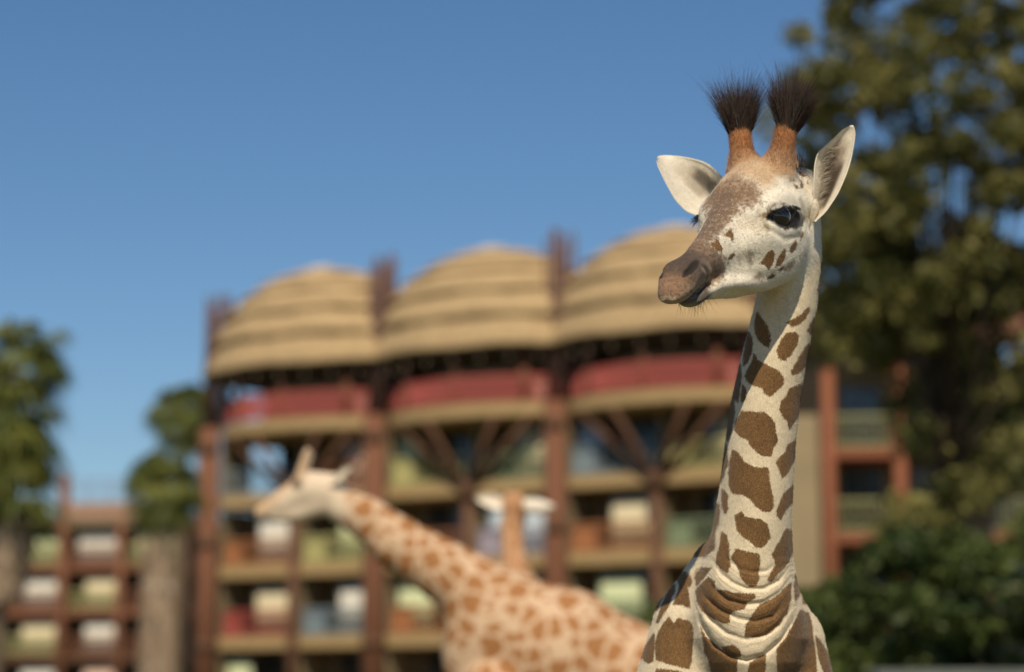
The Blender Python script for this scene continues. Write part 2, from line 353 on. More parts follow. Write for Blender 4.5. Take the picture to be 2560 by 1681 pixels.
# the domes: tiers of thatch, each lip throwing its shade on the tier below
TZ = [15.02, 16.20, 17.22, 18.02, 18.60, 19.00]
OVAL = .60                                     # the domes and their balconies are oval in plan
def oval(mb):
    mb.v = [(v[0], v[1] * OVAL, v[2]) for v in mb.v]; return mb
def dome_r(z): return float(np.interp(z - 15.0, [0, 1.0, 1.95, 2.65, 3.15, 3.6, 3.95, 4.1], [5.2, 4.92, 4.55, 3.98, 3.40, 2.6, 1.8, 1.0]))
for di, s in enumerate(DOME):
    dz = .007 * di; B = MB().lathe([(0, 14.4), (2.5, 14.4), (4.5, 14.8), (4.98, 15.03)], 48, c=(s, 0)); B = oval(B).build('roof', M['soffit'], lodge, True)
    for i in range(5):
        z0, z1 = TZ[i], TZ[i + 1]; r0 = dome_r(z0) + .06; r1 = max(dome_r(z1) - .36, .15); zz = z1 + .10
        pr = [(r0 - .42, z0 + .10), (r0 - .05, z0 - .03), (r0 + .01, z0 + .06), (r0 + (r1 - r0) * .22, z0 + (zz - z0) * .3), (r0 + (r1 - r0) * .55, z0 + (zz - z0) * .65), (r1, zz)]
        t = MB().lathe(pr, 72, c=(s, 0))
        rr = random.Random(int(s * 7) + i)
        ph = [rr.uniform(0, 6.3) for _ in range(4)]
        for k, v in enumerate(t.v):
            a = math.atan2(v[1], v[0] - s); w_ = 1 + .010 * math.sin(9 * a + ph[0]) + .008 * math.sin(23 * a + ph[1]) + rr.uniform(-.005, .005)
            t.v[k] = (s + (v[0] - s) * w_, v[1] * w_, v[2] + .03 * math.sin(7 * a + ph[2]) + rr.uniform(-.015, .015))
        oval(t).build('thatch_tier', M['thatch'], B, True)
    oval(MB().lathe([(.85, 18.98), (.8, 19.14), (.45, 19.28), (.0, 19.32)], 24, c=(s, 0))).build('roof_cap', M['thatch_cap'], B, True)
    # top balcony
    oval(MB().lathe([(0, 12.42 + dz), (4.15, 12.42 + dz), (4.33, 12.52 + dz), (4.33, 12.97 + dz), (4.28, 12.985 + dz), (0, 12.985 + dz)], 64, c=(s, 0))).build('balcony_slab', M['slab'], lodge)
    oval(MB().lathe([(2.5, 12.95), (2.5, 14.45)], 40, c=(s, 0))).build('wall', M['wall'], lodge)
    rl = MB(); a0, a1 = R(-160), R(-20)
    rl.lathe([(4.11, 13.90), (4.19, 13.90), (4.19, 14.0), (4.11, 14.0), (4.11, 13.90)], 60, a0, a1, (s, 0)); rl.lathe([(4.12, 13.08), (4.18, 13.08), (4.18, 13.18), (4.12, 13.18), (4.12, 13.08)], 60, a0, a1, (s, 0))
    for k in range(84):
        a = a0 + (a1 - a0) * (k + .5) / 84; rl.tube([(s + 4.15 * math.cos(a), 4.15 * math.sin(a), 13.15), (s + 4.15 * math.cos(a), 4.15 * math.sin(a), 13.94)], .045, 4, False)
    oval(rl).build('railing', RAIL['red'], lodge)
    for a in (-158, -127, -90, -50, -22):
        x, y = s + 4.05 * math.cos(R(a)), 4.05 * OVAL * math.sin(R(a)); MB().tube([(x, y, 12.99), (x, y, 14.95)], .15 if a in (-127, -50) else .09, 10).build('post', M['log'], lodge, True)
    p = MB().lathe([(3.98, 13.05), (4.04, 13.05), (4.04, 13.86), (3.98, 13.86), (3.98, 13.05)], 6, R(-43), R(-30), (s, 0)); oval(p).build('curtain', M['white'], lodge)
    for a in range(-165, 0, 15):
        x, y = s + 4.5 * math.cos(R(a)), 4.5 * OVAL * math.sin(R(a)); MB().lathe([(0, 14.52), (.035, 14.55), (.04, 14.59), (.02, 14.64), (.01, 14.85)], 8, c=(x, y)).build('eave_lamp', M['lamp'], lodge, True)
    for dx, ky in ((-2.9, 1.9), (-1.2, 2.55), (1.7, 2.45), (2.9, 1.9)):
        MB().tube([(s, -1.55, 9.9), (s + dx, -ky, 12.5)], [.13, .10], 10).build('strut', M['log_dark'], lodge, True)
    MB().tube([(s, -1.55, 9.65), (s, -1.55, 10.25)], .34, 12).build('collar', M['log_dark'], lodge, True)

# ---- lower wing far to the left
wing = empty('lodge_wing', (float(at(240, 1400, 140)[0]), 140, 0), R(-14))
tag(wing, 'low balcony wing with pale curtains and terracotta parapet beyond the palms', 'building')
WZ = [.2, 2.75, 5.3, 7.85, 10.4]; WX = [-9.2, -5.4, -1.35, 2.2, 6.0]
MB().box(-9.3, 6.1, .78, 8, 0, 13.0).build('main_block', M['wall_dark'], wing)
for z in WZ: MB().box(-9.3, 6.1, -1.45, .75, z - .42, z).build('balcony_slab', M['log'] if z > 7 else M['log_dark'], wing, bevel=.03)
for i, x in enumerate(WX):
    MB().tube([(x, -1.6, 0), (x, -1.6, 15.6 if i == 2 else 12.9)], .3 if i == 2 else .22, 12).build('column', M['log'], wing, True)
wc = [('brown', 'white'), ('brown', 'white'), ('yellow', 'pale_green'), ('blue', 'pale_blue'), ('yellow', 'cream'), ('brown', 'white'), ('brown', 'pink'), ('brown', 'white')]
n_ = 0
for fi, z in enumerate(WZ):
    for i in range(4):
        rc, cl = wc[(fi * 3 + i * 5 + 1) % 8]; cell(wing, WX[i] + .28, WX[i + 1] - .28, z, 2.1, rc, cl, (.12, .9) if fi == 4 else (.3, .9))
MB().box(-9.4, 6.2, -1.6, .76, 12.55, 13.2).build('parapet', M['taupe'], wing)
MB().box(-1.1, 6.2, -1.75, -1.604, 12.9, 13.9).build('parapet_panel', mat('peach_paint', (.33, .20, .135), .8), wing)
rl = MB()
for z in (14.35, 14.75, 15.15): rl.box(-1.1, 6.2, -1.7, -1.66, z, z + .05)
for i in range(7): rl.box(-1.0 + i * 1.18, -.94 + i * 1.18, -1.71, -1.65, 13.91, 15.22)
rl.build('railing', M['log'], wing)

# ---- orange balcony house behind the trees on the right
RUST = mat('rust_paint', (.24, .085, .042), .8); RAIL['olive'] = mat('olive_paint', (.27, .26, .12), .8)
house = empty('balcony_house', (float(at(2070, 1200, 75)[0]), 75, 0), R(-6))
tag(house, 'terracotta roofed house with orange posts and yellow balconies behind the tree', 'building')
HZ_ = [1.9, 4.55, 7.2, 9.8]; HXs = [0, 2.15, 4.5, 6.9, 9.3, 11.7]
MB().box(-.2, 12, .78, 7, 0, 12.6).build('main_block', M['wall'], house)
MB().box(-1.6, -.28, -1.0, 6, 0, 10.9).build('wall', M['taupe'], house)
for z in HZ_: MB().box(-.25, 12, -1.45, .75, z - .3, z)  .build('balcony_slab', RUST, house, bevel=.03)
for x in HXs: MB().tube([(x, -1.6, 0), (x, -1.6, 13.0)], .2, 12)  .build('column', RUST, house, True)
for fi, z in enumerate(HZ_):
    for i in range(5): cell(house, HXs[i] + .22, HXs[i + 1] - .22, z, 2.2, 'olive', None)
tl = MB(); tl.v = [(-.6, -2.2, 12.75), (12.4, -2.2, 12.75), (12.4, 3.5, 15.4), (-.6, 3.5, 15.4), (-.6, -2.2, 12.95), (12.4, -2.2, 12.95), (12.4, 3.5, 15.62), (-.6, 3.5, 15.62)]
tl.f = [(0, 3, 2, 1), (4, 5, 6, 7), (0, 1, 5, 4), (1, 2, 6, 5), (2, 3, 7, 6), (3, 0, 4, 7)]; rf = tl.build('roof', M['tile'], house)
for i in range(30):
    x = -.5 + i * .43; MB().tube([(x, -2.2, 12.98), (x, 3.5, 15.65)], .10, 6).build('roof_tile', M['tile'], rf, True)

# ================================================================== planting
def leaves(name, pos, size, mat_, parent, tint, asp=.5, up=None):
    n = len(pos); nrm = rng.normal(size=(n, 3));
    if up is not None: nrm += np.array([0, 0, up])
    nrm /= np.linalg.norm(nrm, axis=1)[:, None]; a = np.cross(nrm, rng.normal(size=(n, 3))); a /= np.linalg.norm(a, axis=1)[:, None]; b = np.cross(nrm, a)
    s = (size * rng.uniform(.6, 1.3, n))[:, None]
    V = np.stack([pos - a * s, pos + b * s * asp, pos + a * s, pos - b * s * asp], 1).reshape(-1, 3)
    return mesh_np(name, V, np.arange(4 * n).reshape(n, 4), mat_, parent, False, dict(tint=np.repeat(tint, 4)))
def clumped(centres, rads, per):
    P = []; T = []
    for c, r in zip(centres, rads):
        d = rng.normal(size=(per, 3)); d /= np.linalg.norm(d, axis=1)[:, None]; rr = rng.uniform(.25, 1, per) ** .6
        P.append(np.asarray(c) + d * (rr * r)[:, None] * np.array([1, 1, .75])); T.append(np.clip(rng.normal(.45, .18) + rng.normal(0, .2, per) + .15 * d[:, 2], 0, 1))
    return np.concatenate(P), np.concatenate(T)
def tree(name, base, height, crown_c, crown_r, nclump, per, leaf, mat_, label, group, trunk_r=.3, extra=(), seed_gap=.6, cat='tree'):
    T = empty(name, base); base = np.asarray(base, float); cs = []; rs = []
    while len(cs) < nclump:
        d = rng.normal(size=3); d /= np.linalg.norm(d); k = rng.uniform(.25, 1) ** .5
        c = np.asarray(crown_c) + d * k * np.asarray(crown_r); cs.append(c - base); rs.append(rng.uniform(.5, 1.0) * seed_gap)
    for e in extra: cs.append(np.asarray(e[:3]) - base); rs.append(e[3])
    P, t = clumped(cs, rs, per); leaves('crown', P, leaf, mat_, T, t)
    top = np.asarray(crown_c) - base; tr = MB().tube([(0, 0, 0), tuple(top * .45 + np.array([.15, 0, 0])), tuple(top * .9)], [trunk_r, trunk_r * .75, trunk_r * .4], 12).build('trunk', M['bark'], T, True)
    for i, c in enumerate(cs):
        if i % 4 == 0:
            o = top * rng.uniform(.45, .85); m_ = (o + c) / 2 + rng.normal(0, .2, 3)
            MB().tube([tuple(o), tuple(m_), tuple(c)], [trunk_r * .26, trunk_r * .16, trunk_r * .06], 6).build('limb', M['bark'], tr, True)
    return tag(T, label, cat, group)
b0 = at(2330, 1700, 38)
cc = at(2400, 380, 38)
low = [(*at(x, y, 38 + dy), r_) for x, y, dy, r_ in ((1995, 85, -1, .28), (2070, 250, 0, .7), (2050, 420, .4, .5), (2060, 560, 0, .55), (2090, 690, 0, .6), (2150, 90, 0, .8))]
for k in range(95):
    x = rng.uniform(2050, 2580); y = rng.uniform(600, 1320) if x > 2260 else rng.uniform(580, 880)
    if 2350 < x < 2500 and 1040 < y: continue
    low.append((*at(x, y, rng.uniform(37.5, 40.5)), rng.uniform(.35, .6)))
for k in range(30): low.append((*at(rng.uniform(2230, 2580), rng.uniform(880, 1340), rng.uniform(37.5, 40)), rng.uniform(.3, .5)))
for k in range(8): low.append((rng.uniform(4.2, 12.5), rng.uniform(30, 37), rng.uniform(13.2, 16.5), rng.uniform(.6, 1.0)))  # unseen high clumps, added above the view to shade the foliage below
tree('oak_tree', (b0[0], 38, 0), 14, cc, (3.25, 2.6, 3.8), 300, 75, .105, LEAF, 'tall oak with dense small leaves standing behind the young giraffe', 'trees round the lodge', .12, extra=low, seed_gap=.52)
def bush(base, r, h, label, per=240, n=18, group='shrubs round the paddock', leaf=.075):
    T = empty('bush', base); cs = []; rs = []
    for i in range(n):
        a = rng.uniform(0, 6.283); rr = r * math.sqrt(rng.uniform(0, 1)) * .75; z = h * rng.uniform(.12, .92) ** .8 * (1 - .25 * (rr / r) ** 2); cs.append((rr * math.cos(a), rr * math.sin(a), z)); rs.append(r * rng.uniform(.28, .5))
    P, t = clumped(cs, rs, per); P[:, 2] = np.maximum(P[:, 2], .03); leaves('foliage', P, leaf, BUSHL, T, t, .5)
    for i in range(0, n, 3): MB().tube([(0, 0, 0), tuple(np.array(cs[i]) * (.5, .5, .5)), cs[i]], [.05, .035, .012], 6).build('stem', M['bark'], T, True)
    return tag(T, label, 'bush', group)
def gpos(px, Y): return (float((px - 1280) / FPX * Y * 1.0), Y, 0)
bush(gpos(2075, 28), 1.0, 3.6, 'leafy green bush beside the young giraffe, under the orange balconies', 260, 20)
bush(gpos(2240, 27), 1.05, 3.9, 'rounded green bush below the yellow balconies, between two others', 260, 22)
bush(gpos(2400, 26), 1.05, 4.0, 'tall green bush in front of the dry palm skirt', 260, 22)
bush(gpos(2545, 25), 1.05, 4.0, 'dark green bush by the concrete wall, beyond the dry palm', 260, 22)
bush(gpos(1610, 52), 1.3, 4.6, 'pale green bush behind the giraffes, against the lodge balconies', 200, 18, leaf=.12)
def fan_palm(name, base, h, r, nf, label, skirt=None, lean=(0, 0), group='fan palms', blade=.05, droop=.35, tall=0):
    T = empty(name, base); top = np.array([lean[0], lean[1], h])
    MB().tube([(0, 0, 0), tuple(top * .5), tuple(top)], [.22, .17, .15], 10).build('trunk', M['palm_bark'], T, True)
    V = []; F = []; Ti = []
    for i in range(nf):
        d = rng.normal(size=3); d[2] = d[2] * .8 + rng.uniform(-.25, .9); d /= np.linalg.norm(d); o = top + np.array([0, 0, rng.uniform(-tall, .1)]); tint = np.clip(rng.normal(.45, .25), 0, 1)
        hub = o + d * r * rng.uniform(.35, .6); side = np.cross(d, [0, 0, 1.]); side /= np.linalg.norm(side) + 1e-6; upv = np.cross(side, d)
        for k in range(13):
            a = (k - 6) / 6 * 1.35; dd = d * math.cos(a) + side * math.sin(a) + upv * rng.normal(0, .08); ln = r * rng.uniform(.45, .62); b = np.cross(dd, upv); b /= np.linalg.norm(b)
            e = hub + dd * ln + np.array([0, 0, -droop * ln * rng.uniform(.5, 1.2)]); mid = hub + dd * ln * .5; n0 = len(V)
            V += [hub, mid + b * blade, e, mid - b * blade]; F.append((n0, n0 + 1, n0 + 2, n0 + 3)); Ti += [tint + rng.normal(0, .08)] * 4
        n0 = len(V); V += [o, o + side * .03, hub + side * .02, hub]; F.append((n0, n0 + 1, n0 + 2, n0 + 3)); Ti += [.5] * 4
    mesh_np('fronds', V, F, PALML, T, False, dict(tint=np.array(Ti)))
    if skirt:
        z1, z0, w1, w0 = skirt; n = 2400; u = rng.uniform(0, 1, n) ** .8; a = rng.uniform(0, 6.283, n); zz = z1 + (z0 - z1) * u; w_ = w1 + (w0 - w1) * u
        c = np.c_[lean[0] * zz / h + w_ * np.cos(a), lean[1] * zz / h + w_ * np.sin(a), zz]; t_ = np.c_[-np.sin(a), np.cos(a), np.zeros(n)]; o_ = np.c_[np.cos(a), np.sin(a), np.zeros(n)]; ln = rng.uniform(.35, .7, n)[:, None]; bw = rng.uniform(.012, .035, n)[:, None]
        e = c + np.array([0, 0, -1.]) * ln + t_ * rng.normal(0, .12, (n, 1)) + o_ * rng.uniform(-.05, .08, (n, 1)); e[:, 2] = np.maximum(e[:, 2], .02)
        V = np.stack([c - t_ * bw, c + t_ * bw, e + t_ * bw * .5, e - t_ * bw * .5], 1).reshape(-1, 3)
        mesh_np('dry_skirt', V, np.arange(4 * n).reshape(n, 4), DRY, T, False, dict(tint=np.repeat(rng.uniform(0, 1, n), 4)))
    return tag(T, label, 'palm', group)
fan_palm('fan_palm', gpos(455, 100), float(at(455, 1040, 100)[2]), 1.75, 70, 'small round fan palm beside the end log column of the lodge', lean=(0, 0), blade=.07, droop=.75)
fan_palm('fan_palm', gpos(405, 82), float(at(405, 1225, 82)[2]), 1.6, 70, 'fan palm with shaggy pale skirt in front of the low wing', skirt=(float(at(405, 1320, 82)[2]), .3, .62, .75), blade=.07, droop=.75)
fan_palm('fan_palm', gpos(2435, 41), float(at(2435, 1010, 41)[2]), 1.0, 40, 'fan palm with hanging dry skirt behind the bushes by the concrete wall', skirt=(float(at(2435, 1085, 41)[2]), float(at(2435, 1270, 41)[2]), .38, .24), blade=.045)
# tall shaggy palm clump at the left edge
fan_palm('tall_palm', gpos(5, 60), float(at(5, 900, 60)[2]), 1.8, 170, 'tall shaggy palm covered in drooping green fronds, beside the low wing', skirt=(float(at(5, 1310, 60)[2]), float(at(5, 1450, 60)[2]), .8, .5), blade=.06, droop=.7, tall=3.8)

# ---- concrete wall at the paddock edge
wl = MB().box(3.0, 9.0, 20, 20.3, 0, 1.92); wl = wl.build('concrete_wall', M['concrete'], None, bevel=.01)
tag(wl, 'low grey concrete wall at the foot of the bushes', 'wall')
MB().box(2.98, 9.02, 19.95, 20.35, 1.923, 2.015).build('coping', M['concrete'], wl, bevel=.01)

# ================================================================== the young giraffe in front
# head frame: X towards the nose, Y to the animal's left, Z up
yaw_, pit_, rol_ = R(38), R(35), R(4)
_fh = np.array([-math.sin(yaw_), -math.cos(yaw_), 0]); _l0 = np.array([math.cos(yaw_), -math.sin(yaw_), 0])
HX = _fh * math.cos(pit_) + np.array([0, 0, -math.sin(pit_)]); _u0 = np.cross(HX, _l0)
HY = _l0 * math.cos(rol_) - _u0 * math.sin(rol_); HZ = np.cross(HX, HY)
H0 = at(1960, 545, 5.95) - HY * .122
HM = np.stack([HX, HY, HZ])                                    # world -> head
def to_head(P): return (P - H0) @ HM.T
def from_head(q): return np.asarray(q) @ HM + H0
K2 = .2687
def c2(pts): return [(1640 + K2 * x, 380 + K2 * y) for x, y in pts]
def c3(pts): return [(1560 + .307 * x, 760 + .307 * y) for x, y in pts]
def c4(pts): return [(1540 + .3077 * x, 1200 + .3077 * y) for x, y in pts]

UX = [-.26, -.22, -.17, -.11, -.05, .0, .05, .10, .15, .20, .25, .29, .33, .36, .385, .405, .418]
UT = [.025, .060, .090, .112, .118, .106, .083, .066, .056, .050, .046, .044, .039, .030, .018, .006, -.010]
UB = [-.10, -.11, -.12, -.125, -.125, -.12, -.115, -.10, -.085, -.066, -.053, -.045, -.040, -.036, -.033, -.028, -.018]
UW = [.055, .072, .083, .092, .096, .094, .080, .067, .055, .047, .042, .040, .040, .038, .033, .025, .010]
LX = [-.15, -.10, -.05, .0, .05, .10, .15, .20, .25, .28, .31, .335, .35]
LT = [-.03, -.03, -.03, -.03, -.03, -.04, -.04, -.04, -.042, -.043, -.044, -.046, -.05]
LB = [-.135, -.172, -.186, -.184, -.178, -.163, -.145, -.120, -.097, -.083, -.075, -.068, -.057]
UE = [.05] * 9 + [.15, .25, .32, .36, .36, .34, .3, .3]
LW = [.05, .078, .091, .092, .084, .073, .060, .042, .036, .033, .031, .026, .012]
NOS = ([(.372, .033, .031), (.350, .043, .033), (.326, .0445, .037), (.304, .042, .039), (.288, .038, .040)], [.0035, .0065, .0075, .0055, .002])
OSS = [(-.158, .046, .065), (-.188, .060, .112), (-.234, .075, .172)]
def head_sdf(P):
    q = to_head(P).astype(np.float32); q[:, 1] = np.abs(q[:, 1]); X, Y, Z = q.T
    d = loft(q, UX, UT, UB, UW, egg=.10, egt=UE)
    m = loft(q, LX, LT, LB, LW, egg=.22)
    k = np.interp(X, [.2, .28], [.03, .004]).astype(np.float32)
    d = smin(d, m, k)
    d = smin(d, ell(q, (-.025, .070, .0), (.085, .05, .062)), .03)            # orbit
    d = smin(d, chain(q, [(.055, .060, .040), (.005, .084, .046), (-.05, .098, .036), (-.10, .094, .004)], [.010, .013, .013, .010]), .025)   # brow
    d = smin(d, chain(q, [(.11, .055, -.02), (.04, .078, -.035), (-.04, .094, -.05)], [.010, .012, .012]), .045)   # cheekbone
    d = smin(d, ell(q, (-.045, .072, -.095), (.12, .042, .085)), .05)        # jaw muscle
    d = smin(d, chain(q, [(.24, .036, -.064), (.16, .052, -.098), (.08, .058, -.142), (.0, .062, -.152)], [.008, .011, .012, .010]), .022)   # jaw ridge
    d = smin(d, ell(q, (.330, .032, .022), (.048, .018, .022)), .020)         # nostril flare
    d = smin(d, ell(q, (.370, .012, -.006), (.043, .027, .025)), .02)           # upper lip
    d = smin(d, ell(q, (.315, .0, -.062), (.034, .030, .015)), .012)          # lower lip
    d = smin(d, chain(q, OSS, [.048, .029, .0265]), .035)    # ossicones
    d = smin(d, ell(q, (-.236, .075, .174), (.0275, .0275, .022)), .012)
    d = smin(d, chain(q, [(-.14, .065, -.02), (-.178, .095, -.050)], [.045, .024]), .03)    # ear roots
    # eye opening and lids
    d = ssub(d, chain(q, [(.034, .104, .014), (-.016, .136, -.004), (-.062, .130, -.024)], [.009, .031, .015]), .008)
    d = smin(d, chain(q, [(.042, .078, .016), (.005, .103, -.026), (-.035, .116, -.040), (-.075, .114, -.034)], [.004, .0065, .007, .005]), .014)
    # nostril slit and mouth line
    d = ssub(d, chain(q, *NOS), .010)
    d = ssub(d, chain(q, [(.252, .050, -.047), (.29, .046, -.043), (.35, .040, -.038)], [.003, .005, .005]), .008)
    # soft folds in front of the eye, behind the muzzle and down the throat side
    def fold(pts, amp, sg):
        dm = np.full(len(X), 1e9, np.float32)
        for a, b in zip(pts, pts[1:]):
            ex, ez = b[0] - a[0], b[1] - a[1]; t = np.clip(((X - a[0]) * ex + (Z - a[1]) * ez) / (ex * ex + ez * ez), 0, 1)
            dm = np.minimum(dm, (X - a[0] - t * ex) ** 2 + (Z - a[1] - t * ez) ** 2)
        return amp * np.exp(-dm / sg ** 2) * (Y > .03)
    for pts, amp, sg in (([(.29, .045), (.262, .02), (.25, -.02), (.262, -.044)], .0035, .008), ([(.305, .02), (.283, .0), (.28, -.025)], .0025, .006),
                         ([(.03, .055), (-.02, .066), (-.07, .056)], .0025, .006), ([(.06, .0), (.02, -.05), (-.05, -.075), (-.10, -.06)], .003, .008),
                         ([(.17, -.075), (.08, -.118), (.0, -.13)], .002, .014),
                         ([(-.10, .03), (-.115, -.03), (-.12, -.09)], .003, .008), ([(-.13, .04), (-.14, -.02), (-.145, -.09)], .003, .007)):
        d = d + fold(pts, amp, sg)
    return d
# neck: left and right outline rows, depth of its axis, half depth
NK = np.array([[430, 1950, 2030, 6.19, .05], [500, 1935, 2046, 6.195, .08], [570, 1925, 2052, 6.20, .092], [650, 1912, 2054, 6.205, .097], [774, 1884, 2041, 6.225, .10],
    [893, 1853, 2017, 6.237, .105], [1000, 1829, 2000, 6.253, .11], [1119, 1812, 1988, 6.275, .12], [1237, 1797, 1981, 6.302, .135], [1323, 1781, 1978, 6.33, .155],
    [1400, 1757, 1981, 6.362, .178], [1470, 1731, 1994, 6.396, .205], [1540, 1713, 2013, 6.423, .225], [1600, 1712, 2020, 6.438, .232], [1660, 1735, 2005, 6.445, .225], [1740, 1790, 1950, 6.45, .19]])
_L = np.array([at(r[1], r[0], r[3]) for r in NK]); _R = np.array([at(r[2], r[0], r[3]) for r in NK])
NZ = ((_L[:, 2] + _R[:, 2]) / 2)[::-1]; NCX = ((_L[:, 0] + _R[:, 0]) / 2)[::-1]; NHW = ((_R[:, 0] - _L[:, 0]) / 2)[::-1]
NCY = NK[::-1, 3]; NHD = NK[::-1, 4]
CREASE = [c4(p) for p in (
    [(850, 540), (900, 640), (1000, 720), (1110, 752), (1230, 742), (1320, 660)],
    [(780, 640), (850, 760), (950, 835), (1060, 885), (1200, 885), (1330, 815), (1415, 700)],
    [(720, 770), (790, 880), (900, 975), (1050, 1015), (1200, 1000), (1340, 915), (1415, 810)],
    [(660, 880), (740, 970), (850, 1062), (1000, 1128), (1130, 1152), (1280, 1108), (1400, 950)],
    [(640, 930), (740, 1110), (890, 1240), (1050, 1295), (1200, 1270), (1330, 1175), (1425, 1010)],
    [(610, 950), (680, 1160), (800, 1340), (930, 1432), (1060, 1465), (1200, 1425), (1350, 1290), (1455, 1120), (1500, 960)])]
CAMP = [.003, .0065, .006, .006, .006, .009]
def body_sdf(P):
    x, y, z = P.T
    zc = np.clip(z, NZ[0], NZ[-1]); cx = np.interp(zc, NZ, NCX); cy = np.interp(zc, NZ, NCY); hw = np.interp(zc, NZ, NHW); hd = np.interp(zc, NZ, NHD)
    u, v = (x - cx) / hw, (y - cy) / hd
    d = (np.sqrt(u * u + v * v) - 1) * np.minimum(hw, hd); e = np.abs(z - zc)
    d = np.where(e > 0, np.sqrt(np.maximum(d, 0) ** 2 + e * e), d).astype(np.float32)
    low = np.nonzero((z < 2.2))[0]
    if len(low):
        Q = P[low]; px, py = proj(Q.astype(np.float64)); dl = d[low]; front = sstep(.05, -.1, (Q[:, 1] - cy[low]))
        g = np.zeros(len(low)); vn = .35 + 1.0 * vnoise(Q, 22, 9)
        for c, a in zip(CREASE, CAMP): g += a * vn * np.exp(-(line_d(px, py, c) / 5.5) ** 2) * sstep(1., .62, np.abs(px - (c[0][0] + c[-1][0]) / 2) / ((c[-1][0] - c[0][0]) / 2))
        for a, b in zip(CREASE[1:], CREASE[2:]):                             # rolls of skin between the creases
            mid = [((p[0] + q[0]) / 2, (p[1] + q[1]) / 2) for p, q in zip(a, b)]; g -= .0012 * np.exp(-(line_d(px, py, mid) / 12) ** 2) * sstep(1., .62, np.abs(px - (mid[0][0] + mid[-1][0]) / 2) / ((mid[-1][0] - mid[0][0]) / 2))
        d[low] = dl + g * front
        Ql = Q.astype(np.float32)
        W = lambda a, b, Y: tuple(at(a, b, Y))
        b = ell(Ql, W(1862, 1800, 6.64), (.240, .33, .40))                                # chest
        b = smin(b, chain(Ql, [W(1785, 1415, 6.42), W(1728, 1560, 6.46), W(1706, 1760, 6.50), W(1712, 1900, 6.58)], [.06, .102, .142, .15]), .06)   # shoulders
        b = smin(b, chain(Ql, [W(1945, 1490, 6.44), W(1976, 1600, 6.47), W(1962, 1750, 6.50), W(1960, 1900, 6.56)], [.045, .086, .134, .15]), .06)
        b = smin(b, chain(Ql, [W(1815, 1400, 6.52), W(1785, 1470, 6.85), W(1780, 1510, 7.15), (.64, 7.5, 1.78), (.68, 8.05, 1.66)], [.05, .08, .10, .12, .15]), .08)   # withers and back
        b = smin(b, chain(Ql, [(.59, 6.75, 1.45), (.64, 7.4, 1.42), (.68, 7.95, 1.46)], [.24, .25, .24]), .10)  # barrel
        b = smin(b, ell(Ql, (.68, 8.05, 1.46), (.23, .28, .32)), .10)
        for sx in (-1, 1):
            b = smin(b, chain(Ql, [(.595 + .16 * sx, 6.70, 1.30), (.595 + .15 * sx, 6.68, .86), (.595 + .14 * sx, 6.71, .45), (.595 + .14 * sx, 6.71, .14), (.595 + .14 * sx, 6.65, .04)], [.13, .062, .040, .034, .055]), .06)
            b = smin(b, chain(Ql, [(.68 + .13 * sx, 8.0, 1.32), (.68 + .13 * sx, 7.88, 1.02), (.68 + .13 * sx, 8.20, .62), (.68 + .13 * sx, 8.14, .14), (.68 + .13 * sx, 8.08, .04)], [.17, .09, .045, .036, .055]), .06)
        b = smin(b, chain(Ql, [(.69, 8.3, 1.62), (.69, 8.4, 1.25), (.69, 8.38, .92)], [.05, .02, .03]), .03)
        d[low] = smin(d[low], b, np.float32(.035))
        d[low] = np.maximum(d[low], -Ql[:, 2])
    return d
def young_sdf(P):
    d = body_sdf(P)
    hi = np.nonzero(P[:, 2] > 2.35)[0]
    if len(hi): d[hi] = smin(d[hi], head_sdf(P[hi]), .028)
    return d
GV, GF = surface_nets(young_sdf, graded(.0, .28, .90, 1.15, .0036, .03), graded(5.6, 5.62, 6.45, 8.75, .0036, .03), graded(-.05, 1.68, 3.14, 3.18, .0036, .03), slack=2.0)
GN = vnormals(GV, GF)

# ---- coat: cream ground colour with brown patches
CREAM = np.array([.69, .575, .405]); BROWN = np.array([.168, .089, .033]); WHITE = np.array([.74, .67, .55])
q = to_head(GV); HXc, HYc, HZc = q.T
mir = q.copy(); mir[:, 1] = np.abs(mir[:, 1]); PM = from_head(mir); mx_, my_ = proj(PM)     # the far cheek wears the near cheek's marks
gx_, gy_ = proj(GV)
hd_ = sstep(.03, .006, head_sdf(GV.astype(np.float32)))                             # 1 on the head
hd_ *= sstep(2.56, 2.62, GV[:, 2])
C = np.tile(CREAM, (len(GV), 1))
def blend(colour, m):
    global C
    C = C + (np.asarray(colour) - C) * np.clip(m, 0, 1)[:, None]
blend(WHITE, hd_)
aY = np.abs(HYc)
TAN = [.40, .225, .110]; GREY = [.13, .092, .068]; ORANGE = [.42, .185, .070]; DARK = [.035, .024, .018]
jn = (vnoise(PM, 110, 3) + vnoise(PM, 260, 5) - 1) * 2
def pm(pts, soft, out=0):                                                                  # soft polygon mask on the head
    return sstep(soft, -soft, poly_sd(mx_, my_, c2(pts)) - out + jn * min(soft, 12) * .7) * hd_
